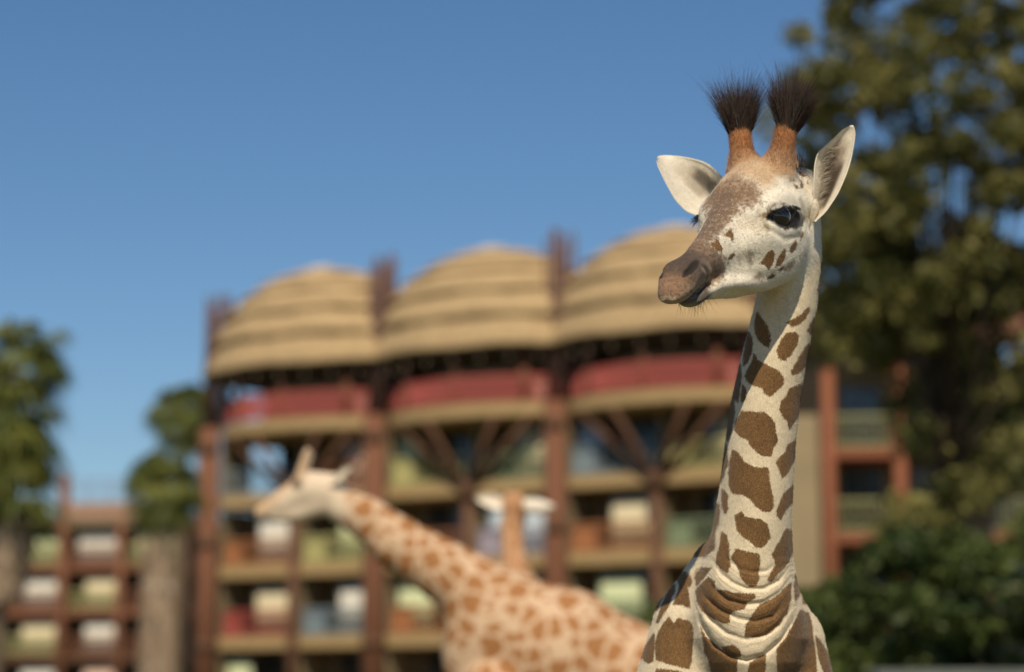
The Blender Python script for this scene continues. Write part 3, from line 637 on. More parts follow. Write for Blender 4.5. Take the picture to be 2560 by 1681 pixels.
# forehead, nose bridge and muzzle
blend([.52, .36, .22], hd_ * sstep(.055, .085, HZc + .35 * np.clip(.05 - aY, 0, .05)) * sstep(.03, -.06, HXc))
blend([.22, .14, .085], pm([(560, 100), (790, 225), (900, 285), (975, 390), (960, 480), (880, 530), (800, 520), (760, 560), (735, 610), (660, 690), (600, 770), (530, 830), (450, 870), (300, 900), (200, 700)], 17))
blend(GREY, pm([(400, 300), (640, 330), (720, 420), (720, 520), (650, 640), (590, 760), (520, 830), (450, 870), (300, 950), (200, 700)], 18) * .7)
blend([.215, .14, .09], pm([(430, 800), (490, 850), (590, 930), (640, 990), (645, 1060), (620, 1150), (600, 1195), (450, 1300), (230, 1420), (60, 1440), (-60, 1300), (100, 1000), (300, 780)], 9))
blend([.055, .038, .028], pm([(160, 980), (250, 920), (330, 930), (420, 970), (440, 1020), (380, 1080), (280, 1140), (150, 1145), (130, 1080)], 12, 8) * .92)
blend([.30, .19, .115], pm([(600, 1000), (640, 1060), (600, 1190), (480, 1240), (330, 1300), (300, 1240), (420, 1150), (520, 1100)], 16) * .6)
blend([.17, .12, .085], pm([(420, 960), (560, 940), (620, 1010), (600, 1120), (520, 1130), (450, 1080)], 14) * .7)
blend([.27, .15, .082], pm([(110, 1130), (250, 1140), (240, 1200), (250, 1270), (190, 1330), (110, 1330), (60, 1260), (80, 1180)], 22) * .8)
blend([.42, .29, .18], pm([(60, 1340), (200, 1330), (330, 1250), (470, 1190), (580, 1180), (540, 1230), (400, 1310), (240, 1400), (120, 1420)], 8) * .6)
blend(DARK, hd_ * sstep(-.044, -.052, HZc + .0 * HXc) * sstep(.262, .30, HXc) * .93)       # lower lip
blend([.20, .13, .08], hd_ * sstep(-.040, -.046, HZc) * sstep(.31, .34, HXc) * .0)
blend(DARK, sstep(.010, .004, np.abs(HZc - np.interp(HXc, [.24, .30, .36, .43], [-.047, -.043, -.038, -.030]))) * sstep(.255, .275, HXc) * hd_ * .85 * (aY > .02))
fl_ = vnoise(PM, 150, 11); blend([.17, .11, .075], pm([(500, 300), (900, 300), (990, 430), (960, 560), (800, 640), (700, 760), (600, 880), (430, 880), (300, 800)], 30) * sstep(.60, .70, fl_) * .75)
blend([.10, .07, .05], pm([(430, 800), (640, 990), (620, 1150), (450, 1300), (60, 1440), (-60, 1300), (300, 780)], 12) * sstep(.52, .72, vnoise(PM, 230, 4)) * .7)
blend([.46, .34, .24], pm([(560, 100), (790, 225), (900, 285), (975, 390), (960, 480), (800, 520), (690, 600), (540, 740), (430, 860), (200, 700)], 12) * sstep(.58, .78, vnoise(PM, 210, 21)) * .45)
# nostril inside
nd = chain(mir.astype(np.float32), *NOS)
blend([.02, .014, .011], sstep(.006, .001, nd))
# ossicones
od = chain(mir.astype(np.float32), OSS, [.052, .034, .032])
oh = (mir @ np.array([-.37, .17, .91]))                                                    # height along the horn
blend([.40, .235, .125], sstep(.02, .0, od) * sstep(.09, .135, oh) * hd_)
blend([.36, .150, .055], sstep(.012, .0, od) * sstep(.155, .20, oh) * hd_)
blend([.05, .03, .022], sstep(.012, .0, od) * sstep(.232, .25, oh) * hd_)
# cheek: warm patch below the eye, tear stain, dark brow hair, eyelids
blend([.60, .47, .32], pm([(780, 640), (960, 640), (1040, 700), (1000, 760), (860, 720), (760, 700)], 16) * .55)
blend([.34, .22, .08], pm([(980, 600), (1030, 640), (1065, 740), (1040, 750), (1000, 680)], 7) * .6)
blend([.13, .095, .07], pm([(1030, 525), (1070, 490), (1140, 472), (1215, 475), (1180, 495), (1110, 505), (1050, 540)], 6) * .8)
EYE = [(990, 592), (1080, 548), (1180, 520), (1280, 528), (1340, 565), (1372, 630), (1352, 682), (1290, 708), (1210, 716), (1140, 684), (1080, 640)]
blend([.010, .008, .008], pm(EYE, 4, 3))
blend([.40, .26, .14], pm([(960, 580), (1000, 585), (1050, 560), (1010, 610), (970, 605)], 6) * .7)
# throat and jaw underside, faint grey tint of the cheek spots
for pts, s in (([(745, 950), (780, 960), (800, 1030), (805, 1070), (770, 1050), (750, 1000)], .45), ([(850, 915), (890, 920), (905, 980), (910, 1050), (880, 1070), (850, 1030)], .6),
               ([(960, 1115), (1005, 1150), (980, 1190), (920, 1190), (900, 1160)], .85), ([(1280, 1010), (1290, 1060), (1260, 1100), (1200, 1120), (1190, 1090), (1230, 1030)], .8),
               ([(1380, 870), (1400, 950), (1395, 1000), (1375, 960)], .45), ([(1345, 900), (1360, 980), (1350, 1060), (1335, 980)], .35)):
    blend([.26, .175, .115], pm(pts, 5) * s)
HSP = [[(690, 715), (720, 770), (720, 845), (700, 830), (695, 800), (650, 790), (620, 770), (660, 755)], [(575, 815), (600, 850), (625, 900), (610, 935), (560, 915), (530, 880), (495, 860), (510, 835), (545, 845), (555, 815)],
    [(725, 930), (740, 960), (700, 1000), (660, 1010), (690, 960)], [(1080, 910), (1105, 940), (1100, 1020), (1050, 1105), (1010, 1060), (965, 1040), (1000, 1000), (1030, 940)],
    [(1200, 890), (1210, 940), (1195, 1010), (1150, 1060), (1105, 1080), (1120, 1010), (1170, 930)], [(1190, 1060), (1195, 1090), (1150, 1120), (1135, 1100)], [(1085, 1130), (1115, 1150), (1080, 1180), (1030, 1190), (1050, 1150)],
    [(1300, 815), (1315, 850), (1300, 910), (1260, 945), (1240, 930), (1250, 880)], [(1360, 730), (1375, 760), (1360, 810), (1340, 830), (1335, 790)], [(1345, 275), (1370, 300), (1370, 340), (1340, 340)],
    [(1275, 300), (1310, 310), (1325, 340), (1300, 345)], [(1278, 240), (1298, 275), (1275, 275)], [(1410, 255), (1418, 300), (1400, 305)], [(1325, 180), (1405, 220), (1370, 245), (1325, 212)],
    [(785, 555), (800, 570), (780, 595), (765, 590)], [(640, 600), (660, 610), (645, 650), (620, 640)], [(700, 545), (715, 560), (700, 580)]]
NSP2 = [c2(p) for p in ([(1530, 1030), (1575, 1100), (1580, 1230), (1530, 1310), (1490, 1300), (1510, 1230), (1525, 1130)], [(1435, 800), (1447, 860), (1436, 930), (1425, 880)])]
NSP = NSP2 + [c3(p) for p in ([(1075, 70), (1100, 110), (1150, 190), (1168, 270), (1155, 350), (1110, 325), (1070, 270), (1055, 180)],
    [(1300, 240), (1370, 235), (1400, 265), (1385, 330), (1330, 420), (1280, 460), (1235, 440), (1225, 390), (1250, 310)],
    [(1505, 325), (1470, 340), (1430, 400), (1380, 480), (1340, 550), (1350, 580), (1400, 560), (1450, 520), (1490, 470), (1540, 400), (1540, 330)],
    [(1545, 110), (1500, 170), (1480, 220), (1510, 245), (1560, 240), (1590, 150)], [(1480, 30), (1430, 90), (1350, 130), (1300, 155), (1340, 180), (1400, 165), (1450, 120), (1490, 60)],
    [(1045, 410), (1070, 465), (1150, 510), (1220, 540), (1270, 600), (1265, 650), (1215, 710), (1160, 750), (1120, 725), (1105, 680), (1050, 665), (1000, 640), (975, 590), (1000, 530), (1030, 470)],
    [(1500, 640), (1410, 660), (1330, 690), (1300, 750), (1250, 800), (1240, 860), (1270, 920), (1310, 960), (1320, 1020), (1350, 980), (1400, 920), (1450, 860), (1500, 700)],
    [(940, 880), (1050, 885), (1120, 890), (1160, 930), (1195, 980), (1200, 1050), (1215, 1110), (1180, 1170), (1160, 1235), (1100, 1235), (1050, 1210), (1010, 1160), (980, 1100), (930, 1080), (890, 1030), (900, 950)],
    [(1440, 1060), (1380, 1110), (1310, 1150), (1290, 1200), (1230, 1260), (1205, 1300), (1230, 1350), (1255, 1415), (1300, 1380), (1350, 1300), (1400, 1220), (1440, 1150)],
    [(870, 1190), (900, 1210), (950, 1290), (1000, 1320), (1060, 1340), (1130, 1335), (1140, 1400), (1150, 1480), (1165, 1560), (1175, 1640), (1150, 1690), (1090, 1690), (1030, 1640), (985, 1580), (930, 1550), (860, 1540), (838, 1480), (845, 1300)],
    [(1010, 230), (1030, 270), (1035, 330), (1015, 420), (985, 480), (965, 500), (975, 400), (995, 300)], [(940, 490), (945, 570), (930, 690), (910, 800), (885, 760), (870, 660), (895, 570)],
    [(955, 665), (975, 700), (965, 770), (945, 800), (940, 760)], [(885, 760), (885, 900), (860, 1040), (840, 1110), (830, 1050), (850, 900), (865, 800)], [(810, 1060), (830, 1180), (830, 1290), (800, 1400), (780, 1450), (770, 1350), (785, 1200), (795, 1100)],
    [(895, 960), (915, 990), (905, 1040), (888, 1030)])]
NSP += [c4(p) for p in ([(1460, 20), (1400, 60), (1330, 110), (1300, 180), (1270, 250), (1270, 290), (1300, 320), (1340, 250), (1390, 200), (1450, 160)], [(860, 80), (885, 120), (885, 230), (865, 270), (850, 220), (850, 130)],
    [(800, 150), (830, 200), (820, 330), (790, 430), (780, 560), (700, 630), (690, 600), (705, 520), (695, 490), (740, 330), (780, 230)],
    [(940, 290), (985, 265), (1010, 300), (1060, 320), (1130, 325), (1180, 360), (1195, 430), (1200, 470), (1170, 510), (1130, 550), (1090, 540), (1040, 490), (990, 460), (950, 400)],
    [(1430, 400), (1340, 405), (1300, 480), (1250, 550), (1220, 610), (1240, 650), (1250, 700), (1230, 740), (1215, 820), (1250, 820), (1280, 760), (1330, 700), (1380, 640), (1430, 560)],
    [(940, 565), (1000, 580), (1110, 610), (1110, 680), (1110, 750), (1135, 810), (1130, 860), (1080, 860), (1010, 810), (970, 740), (940, 690), (900, 640)],
    [(840, 420), (870, 460), (885, 560), (880, 640), (890, 700), (880, 750), (830, 720), (790, 680), (800, 620), (820, 560)], [(690, 715), (750, 720), (700, 800), (655, 860), (650, 800), (670, 750)],
    [(635, 640), (630, 740), (615, 840), (590, 880), (565, 800), (590, 700)],
    [(650, 900), (690, 850), (740, 790), (790, 830), (800, 900), (870, 900), (960, 925), (1120, 930), (1130, 960), (1060, 990), (1040, 1050), (960, 1060), (920, 1100), (920, 1160), (860, 1160), (770, 1110), (700, 1060), (660, 980)],
    [(1412, 840), (1330, 930), (1250, 980), (1180, 1010), (1120, 1090), (1090, 1140), (1060, 1170), (1050, 1270), (1140, 1275), (1240, 1250), (1320, 1180), (1390, 1070), (1420, 950)],
    [(860, 1360), (950, 1350), (1010, 1390), (1010, 1430), (960, 1440), (900, 1410)], [(690, 1200), (720, 1270), (790, 1330), (870, 1400), (980, 1460), (970, 1700), (800, 1700), (760, 1480), (720, 1390), (710, 1300)],
    [(1050, 1700), (1090, 1490), (1150, 1450), (1215, 1430), (1200, 1700)],
    [(1500, 1060), (1560, 1080), (1590, 1180), (1600, 1300), (1620, 1420), (1640, 1700), (1330, 1700), (1310, 1450), (1310, 1370), (1380, 1290), (1430, 1200), (1480, 1100)],
    [(500, 1130), (560, 1140), (610, 1160), (625, 1230), (620, 1350), (610, 1470), (590, 1530), (500, 1510), (420, 1490), (330, 1460), (320, 1330), (340, 1250), (400, 1150), (430, 1120), (470, 1180)],
    [(470, 1010), (560, 770), (580, 860), (600, 1040), (540, 1010)], [(660, 470), (600, 560), (500, 700), (400, 850), (340, 950), (280, 1080), (330, 1060), (400, 900), (470, 780), (560, 640), (640, 540)],
    [(330, 1160), (380, 1000), (480, 800), (640, 560), (600, 660), (540, 740), (420, 1030), (340, 1160)], [(310, 1250), (250, 1330), (205, 1440), (260, 1490), (300, 1470), (310, 1350)],
    [(270, 1130), (230, 1210), (190, 1290), (250, 1230), (285, 1170)], [(180, 1330), (90, 1540), (60, 1650), (140, 1600), (190, 1460)], [(330, 1540), (480, 1550), (600, 1590), (590, 1700), (300, 1700)],
    [(1440, 760), (1480, 850), (1490, 930), (1460, 980), (1450, 900)], [(1510, 880), (1560, 940), (1585, 1010), (1520, 1000)], [(1625, 1270), (1700, 1370), (1800, 1563), (1840, 1700), (1740, 1700), (1650, 1450)])]
# the neck is unrolled: a pixel's place between the outlines becomes an angle round the neck
zc = np.clip(GV[:, 2], NZ[0], NZ[-1]); ncx = np.interp(zc, NZ, NCX); ncy = np.interp(zc, NZ, NCY); nhw = np.interp(zc, NZ, NHW); nhd = np.interp(zc, NZ, NHD)
th = np.arctan2((GV[:, 0] - ncx) / nhw, -(GV[:, 1] - ncy) / nhd)
rowc = np.interp(gy_, NK[:, 0], (NK[:, 1] + NK[:, 2]) / 2); rowh = np.interp(gy_, NK[:, 0], (NK[:, 2] - NK[:, 1]) / 2)
front = (GN[:, 1] < .25) & ((np.abs(th) < 2.0) | (gy_ > 1370))
wrap = sstep(1480, 1400, gy_)                                   # below the neck the chest is flat enough to use the pixel itself
thc = np.clip(th, -math.pi / 2, math.pi / 2)
xs_ = gx_ + (rowc + rowh * np.sin(thc) - gx_) * wrap
sdist = np.full(len(GV), 60.)
for p in NSP: sdist = np.minimum(sdist, poly_sd(xs_, gy_, p))
sdist = np.where(hd_ > .6, 60, sdist - 2.2)
for p in HSP: sdist = np.minimum(sdist, np.where(hd_ > .3, poly_sd(mx_, my_, c2(p)), 60))
back = np.where(front | (hd_ > .5), 0., 1.)
back = np.where(gy_ > 1712, 1., back)
muz = sstep(.255, .30, HXc) * hd_
# fine creases that run along the folds at the base of the neck
cy_ = np.stack([np.interp(gx_, [p[0] for p in cr], [p[1] for p in cr]) for cr in CREASE], 1); ring = np.zeros(len(GV))
for k_ in range(5): ring += np.clip((gy_ - cy_[:, k_]) / np.maximum(cy_[:, k_ + 1] - cy_[:, k_], 3), 0, 1)
ringm = sstep(-40, 0, gy_ - cy_[:, 0]) * sstep(12, -2, gy_ - cy_[:, 5]) * sstep(150, 110, np.abs(gx_ - 1868)) * (GN[:, 1] < .1) * (gy_ > 1330)

# ---- ears: cupped leaves with thickness, joined to the body mesh
def ear(left, right, Y0, slope, cupd, tilt=0., n=34, m=21, thick=.0045):
    def res(pts):
        p = np.asarray(pts, float); s = np.r_[0, np.cumsum(np.linalg.norm(np.diff(p, axis=0), axis=1))]; t = np.linspace(0, s[-1], n)
        a = np.c_[np.interp(t, s, p[:, 0]), np.interp(t, s, p[:, 1])]
        for _ in range(2): a[1:-1] = (a[:-2] + 2 * a[1:-1] + a[2:]) / 4
        return a
    l, r = res(left), res(right); Vs = []; U = []
    for side in (0, 1):
        for i in range(n):
            u = i / (n - 1); cd = np.interp(u, [0, .25, .6, .9, 1], cupd)
            for j in range(m):
                v = -1 + 2 * j / (m - 1); a = l[i] + (r[i] - l[i]) * (v + 1) / 2
                edge = (1 - v * v) ** .8
                y = Y0 + slope * u + tilt * v + cd * edge + side * thick * (1 + .9 * (1 - u)) * min(1, edge * 4 + .15)
                Vs.append(at(a[0], a[1], y)); U.append((u, v, side))
    F = []; N1 = n * m
    for i in range(n - 1):
        for j in range(m - 1):
            a = i * m + j; F.append((a, a + 1, a + m + 1, a + m)); F.append((N1 + a, N1 + a + m, N1 + a + m + 1, N1 + a + 1))
        for j, fl in ((0, 0), (m - 1, 1)):
            a = i * m + j; f = (a, a + m, N1 + a + m, N1 + a); F.append(f if not fl else f[::-1])
    for j in range(m - 1):
        a = (n - 1) * m + j; F.append((a, a + 1, N1 + a + 1, N1 + a))
    return np.array(Vs), np.array(F), np.array(U)
def c1(pts): return [(1580 + .4095 * x, 160 + .4095 * y) for x, y in pts]
EN = ear(c1([(1085, 945), (1098, 880), (1108, 780), (1108, 690), (1112, 620), (1128, 545), (1180, 500), (1240, 445), (1286, 402), (1318, 382), (1336, 375)]),
         c1([(1120, 965), (1185, 905), (1255, 800), (1292, 720), (1320, 650), (1340, 580), (1355, 500), (1364, 440), (1365, 410), (1362, 388), (1350, 375)]), 6.065, .02, [.05, .055, .042, .012, 0.])
EF = ear(c1([(450, 960), (400, 930), (330, 905), (262, 832), (225, 765), (190, 700), (168, 650), (152, 615), (147, 596), (148, 580), (154, 568)]),
         c1([(600, 760), (550, 690), (520, 655), (480, 620), (440, 597), (400, 585), (340, 571), (280, 562), (225, 558), (190, 556), (164, 562)]), 6.27, .0, [.06, .045, .028, .008, 0.], tilt=.035)
nb = len(GV); parts_V = [GV]; parts_F = [GF]; parts_C = [C]; parts_S = [sdist]; parts_B = [back]; parts_M = [muz]; parts_R = [ring]; parts_Q = [ringm]
for (ev, ef, eu), near in ((EN, 1), (EF, 0)):
    u, v, s = eu.T; c = np.tile(np.array([.70, .63, .51]), (len(ev), 1)); vv = v if near else -v
    bl = lambda c, col, m_: c + (np.array(col) - c) * np.clip(m_, 0, 1)[:, None]
    if near:
        ins = sstep(.95, .45, np.abs((v - .05) / .82)) * sstep(.05, .16, u) * sstep(.92, .70, u) * (s == 0)
        c = bl(c, [.42, .34, .25], ins * .7)
        c = bl(c, [.045, .028, .018], sstep(.60, .38, np.abs(v - .12 - .3 * (u - .4))) * sstep(.12, .2, u) * sstep(.68, .56, u) * (s == 0) * .97)
        c = bl(c, [.05, .032, .02], sstep(.16, .06, np.abs(u - .60)) * sstep(.5, .2, np.abs(v + .25)) * (s == 0) * .9)
        c = bl(c, [.10, .065, .04], sstep(.25, .12, np.abs(u - .62)) * sstep(.3, .05, np.abs(v + .35)) * (s == 0) * .6)
        c = bl(c, [.20, .15, .11], sstep(.35, .15, np.abs(v - .2)) * sstep(.5, .6, u) * sstep(.85, .7, u) * (s == 0) * .6)
    else:
        c = bl(c, [.07, .05, .035], sstep(.40, .15, np.abs(v - .40)) * sstep(.08, .2, u) * sstep(.62, .42, u) * (s == 0) * .9)
        c = bl(c, [.25, .18, .12], sstep(.25, .1, np.abs(v + .05)) * sstep(.15, .25, u) * sstep(.55, .4, u) * (s == 0) * .6)
        c = bl(c, [.45, .38, .28], sstep(.5, .2, np.abs(v - .2)) * sstep(.4, .5, u) * sstep(.8, .6, u) * (s == 0) * .6)
    parts_F.append(ef + sum(len(x) for x in parts_V)); parts_V.append(ev); parts_C.append(c); parts_S.append(np.full(len(ev), 60.)); parts_B.append(np.zeros(len(ev))); parts_M.append(np.zeros(len(ev))); parts_R.append(np.zeros(len(ev))); parts_Q.append(np.zeros(len(ev)))

# ---- coat material: attribute colour, patches with hairy edges, short-hair grain
def fur_material(name, hair=False):
    m = bpy.data.materials.new(name); m.use_nodes = True; t = m.node_tree; N = t.nodes; L = t.links; b = N['Principled BSDF']
    b.inputs['Roughness'].default_value = .75; b.inputs['Specular IOR Level'].default_value = .18
    b.inputs['Sheen Weight'].default_value = .12; b.inputs['Sheen Roughness'].default_value = .5
    def nd(typ, **kw):
        n = N.new(typ)
        for k, v in kw.items(): setattr(n, k, v)
        return n
    col = nd('ShaderNodeVertexColor', layer_name='Col')
    if hair:
        L.new(col.outputs[0], b.inputs['Base Color']); return m
    sa = nd('ShaderNodeAttribute', attribute_name='spot'); ba = nd('ShaderNodeAttribute', attribute_name='back')
    tc = nd('ShaderNodeTexCoord')
    mp = nd('ShaderNodeMapping'); mp.inputs['Scale'].default_value = (1, 1, .38); L.new(tc.outputs['Object'], mp.inputs[0])
    n1 = nd('ShaderNodeTexNoise'); n1.inputs['Scale'].default_value = 520; n1.inputs['Detail'].default_value = 3; L.new(mp.outputs[0], n1.inputs[0])
    n2 = nd('ShaderNodeTexNoise'); n2.inputs['Scale'].default_value = 60; n2.inputs['Detail'].default_value = 4; L.new(tc.outputs['Object'], n2.inputs[0])
    n3 = nd('ShaderNodeTexNoise'); n3.inputs['Scale'].default_value = 9; n3.inputs['Detail'].default_value = 3; L.new(tc.outputs['Object'], n3.inputs[0])
    def mth(op, a, b_=None, c_=None):
        n = nd('ShaderNodeMath', operation=op)
        for i, v in enumerate((a, b_, c_)):
            if v is None: continue
            if isinstance(v, (int, float)): n.inputs[i].default_value = v
            else: L.new(v, n.inputs[i])
        return n.outputs[0]
    jit = mth('ADD', mth('MULTIPLY', mth('SUBTRACT', n1.outputs[0], .5), 8), mth('MULTIPLY', mth('SUBTRACT', n2.outputs[0], .5), 6))
    sd_ = mth('ADD', sa.outputs['Fac'], jit)
    mr = nd('ShaderNodeMapRange', interpolation_type='SMOOTHSTEP'); L.new(sd_, mr.inputs[0])
    mr.inputs[1].default_value = 2.2; mr.inputs[2].default_value = -2.2; mr.inputs[3].default_value = 0; mr.inputs[4].default_value = 1
    vo = nd('ShaderNodeTexVoronoi', feature='DISTANCE_TO_EDGE'); vo.inputs['Scale'].default_value = 6.5; vo.inputs['Randomness'].default_value = .8; L.new(tc.outputs['Object'], vo.inputs['Vector'])
    vr = nd('ShaderNodeMapRange', interpolation_type='SMOOTHSTEP'); L.new(vo.outputs[0], vr.inputs[0]); vr.inputs[1].default_value = .085; vr.inputs[2].default_value = .11
    pm_ = nd('ShaderNodeMix', data_type='FLOAT'); L.new(ba.outputs['Fac'], pm_.inputs[0]); L.new(mr.outputs[0], pm_.inputs[2]); L.new(vr.outputs[0], pm_.inputs[3])
    # patch colour varies
    br = nd('ShaderNodeMix', data_type='RGBA'); L.new(mth('ADD', mth('MULTIPLY', mth('SUBTRACT', n1.outputs[0], .5), 1.8), n3.outputs[0]), br.inputs[0]); br.inputs[6].default_value = (*(BROWN * .55), 1); br.inputs[7].default_value = (*(BROWN * 1.45), 1)
    cm = nd('ShaderNodeMix', data_type='RGBA'); L.new(pm_.outputs[0], cm.inputs[0]); L.new(col.outputs[0], cm.inputs[6]); L.new(br.outputs[2], cm.inputs[7])
    g = nd('ShaderNodeMapRange'); L.new(n1.outputs[0], g.inputs[0]); g.inputs[1].default_value = .3; g.inputs[2].default_value = .7; g.inputs[3].default_value = .80; g.inputs[4].default_value = 1.16
    g2 = nd('ShaderNodeMapRange'); L.new(n2.outputs[0], g2.inputs[0]); g2.inputs[1].default_value = .3; g2.inputs[2].default_value = .7; g2.inputs[3].default_value = .92; g2.inputs[4].default_value = 1.07
    vm = nd('ShaderNodeVectorMath', operation='SCALE'); L.new(cm.outputs[2], vm.inputs[0]); L.new(mth('MULTIPLY', g.outputs[0], g2.outputs[0]), vm.inputs['Scale'])
    L.new(vm.outputs[0], b.inputs['Base Color'])
    bp = nd('ShaderNodeBump'); bp.inputs['Strength'].default_value = .28; bp.inputs['Distance'].default_value = .004; L.new(n1.outputs[0], bp.inputs['Height'])
    bp2 = nd('ShaderNodeBump'); bp2.inputs['Strength'].default_value = .10; bp2.inputs['Distance'].default_value = .008; L.new(n2.outputs[0], bp2.inputs['Height']); L.new(bp2.outputs[0], bp.inputs['Normal'])
    mz = nd('ShaderNodeAttribute', attribute_name='muzzle'); v2 = nd('ShaderNodeTexVoronoi', feature='DISTANCE_TO_EDGE'); v2.inputs['Scale'].default_value = 105
    wv = nd('ShaderNodeVectorMath', operation='MULTIPLY_ADD'); L.new(n2.outputs['Color'], wv.inputs[0]); wv.inputs[1].default_value = (.02, .02, .02); L.new(tc.outputs['Object'], wv.inputs[2]); L.new(wv.outputs[0], v2.inputs['Vector'])
    bp3 = nd('ShaderNodeBump'); bp3.inputs['Distance'].default_value = .006; L.new(mth('MULTIPLY', mz.outputs['Fac'], .22), bp3.inputs['Strength']); L.new(mth('MINIMUM', v2.outputs[0], .22), bp3.inputs['Height']); L.new(bp.outputs[0], bp3.inputs['Normal'])
    ra = nd('ShaderNodeAttribute', attribute_name='ring'); fa = nd('ShaderNodeAttribute', attribute_name='folds'); sx = nd('ShaderNodeSeparateXYZ'); L.new(tc.outputs['Object'], sx.inputs[0])
    cx_ = nd('ShaderNodeCombineXYZ'); L.new(mth('MULTIPLY', ra.outputs['Fac'], 4.5), cx_.inputs[0]); L.new(mth('MULTIPLY', sx.outputs[0], 9), cx_.inputs[1])
    nr = nd('ShaderNodeTexNoise'); nr.inputs['Scale'].default_value = 1.0; nr.inputs['Detail'].default_value = 3; L.new(cx_.outputs[0], nr.inputs[0])
    bp4 = nd('ShaderNodeBump'); bp4.inputs['Distance'].default_value = .0045; L.new(mth('MULTIPLY', fa.outputs['Fac'], .75), bp4.inputs['Strength']); L.new(nr.outputs[0], bp4.inputs['Height']); L.new(bp3.outputs[0], bp4.inputs['Normal'])
    L.new(bp4.outputs[0], b.inputs['Normal'])
    return m
FUR = fur_material('giraffe_coat'); HAIR = fur_material('hair', True)
AV = np.concatenate(parts_V); AF = np.concatenate(parts_F); AC = np.concatenate(parts_C); AS = np.concatenate(parts_S); AB = np.concatenate(parts_B)
young = mesh_np('giraffe', AV, AF, FUR, None, True, dict(Col=AC, spot=AS, back=AB, muzzle=np.concatenate(parts_M), ring=np.concatenate(parts_R), folds=np.concatenate(parts_Q)))
tag(young, 'young giraffe facing front with dark tufted horns, its head turned aside', 'giraffe', 'giraffes in the paddock')

# ---- eyes
def dark_eye():
    m = bpy.data.materials.new('eye'); m.use_nodes = True; b = m.node_tree.nodes['Principled BSDF']
    b.inputs['Base Color'].default_value = (.006, .006, .008, 1); b.inputs['Roughness'].default_value = .06; b.inputs['Specular IOR Level'].default_value = .6
    b.inputs['Coat Weight'].default_value = .6; b.inputs['Coat Roughness'].default_value = .02
    return m
EYEM = dark_eye()
for s in (1, -1):
    bm = bmesh.new(); bmesh.ops.create_uvsphere(bm, u_segments=40, v_segments=24, radius=.038)
    me = bpy.data.meshes.new('eye'); bm.to_mesh(me); bm.free(); me.materials.append(EYEM); me.polygons.foreach_set('use_smooth', [True] * len(me.polygons))
    o = bpy.data.objects.new('eye', me); COL.objects.link(o); o.parent = young
    o.matrix_local = Matrix.Translation(Vector(from_head((-.018, .0885 * s, -.004))))

# ---- strands of hair: tapered three-sided hairs
def hairs(name, roots, dirs, lens, rad, cols, bend, parent, seg=4, mat_=None):
    n = len(roots); roots = np.asarray(roots, float); dirs = np.asarray(dirs, float); dirs /= np.linalg.norm(dirs, axis=1)[:, None]
    a = np.cross(dirs, rng.normal(size=(n, 3))); a /= np.linalg.norm(a, axis=1)[:, None]; b = np.cross(dirs, a)
    V = np.zeros((n, seg + 1, 3, 3)); lens = np.broadcast_to(lens, (n,)); rad = np.broadcast_to(rad, (n,)); bend = np.broadcast_to(bend, (n, 3))
    for i in range(seg + 1):
        t = i / seg; c = roots + dirs * (lens * t)[:, None] + bend * (lens * t * t)[:, None]; r = rad * (1 - .9 * t)
        for k in range(3):
            an = 2 * math.pi * k / 3; V[:, i, k] = c + (a * math.cos(an) + b * math.sin(an)) * r[:, None]
    base = (np.arange(n) * (seg + 1) * 3)[:, None, None, None]
    ii = np.arange(seg)[None, :, None, None]; kk = np.arange(3)[None, None, :, None]
    f = np.concatenate([base + ii * 3 + kk, base + ii * 3 + (kk + 1) % 3, base + (ii + 1) * 3 + (kk + 1) % 3, base + (ii + 1) * 3 + kk], -1)
    cc = np.repeat(np.asarray(cols, float), (seg + 1) * 3, 0)
    return mesh_np(name, V.reshape(-1, 3), f.reshape(-1, 4), mat_ or HAIR, parent, True, dict(Col=cc))
for s in (1, -1):                                                # horn tufts
    n = 2600; tip = np.array([-.234, .075 * s, .170]); ax = np.array([-.56, .11 * s, .82]); ax /= np.linalg.norm(ax)
    e1 = np.cross(ax, [0, 1, 0]); e1 /= np.linalg.norm(e1); e2 = np.cross(ax, e1)
    an = rng.uniform(0, 2 * math.pi, n); rr = np.sqrt(rng.uniform(0, 1, n)); hgt = rng.uniform(-.030, .016, n); rr = np.where(hgt < 0, 1.0, rr * np.sqrt(np.clip(1 - hgt / .03, 0.1, 1)))
    rd = np.cos(an)[:, None] * e1 + np.sin(an)[:, None] * e2
    rt = tip + rd * (rr * .0265)[:, None] + ax * hgt[:, None]
    nc = 55; ck = rng.integers(0, nc, n); ca = rng.uniform(0, 2 * math.pi, nc); cr = np.sqrt(rng.uniform(0, 1, nc)); cl_ = rng.uniform(.6, 1.15, nc)
    ck = np.argmin((np.cos(an)[:, None] * rr[:, None] - np.cos(ca) * cr) ** 2 + (np.sin(an)[:, None] * rr[:, None] - np.sin(ca) * cr) ** 2 + rng.uniform(0, .25, (n, nc)), 1)
    crd = (np.cos(ca) * cr)[:, None] * e1 + (np.sin(ca) * cr)[:, None] * e2
    dr = ax + crd[ck] * .28 + rd * (rng.uniform(0, .2, n) * rr)[:, None] + rng.normal(0, .07, (n, 3))
    ln = rng.uniform(.075, .130, n) * cl_[ck]; st_ = rng.uniform(0, 1, n) < .04; ln[st_] *= 1.25; dr[st_] += rng.normal(0, .25, (st_.sum(), 3))
    cl = np.array([.020, .012, .009]) * rng.uniform(.6, 2.2, (n, 1)); rdm = rng.uniform(0, 1, n) < .32; cl[rdm] = np.array([.075, .030, .015]) * rng.uniform(.6, 1.3, (rdm.sum(), 1))
    hairs('hair_tuft', from_head(rt), dr @ HM, ln, rng.uniform(.0004, .0008, n), cl, (rng.normal(0, .08, (n, 3)) + rng.normal(0, .12, (nc, 3))[ck] + rd * .06) @ HM, young, 5)
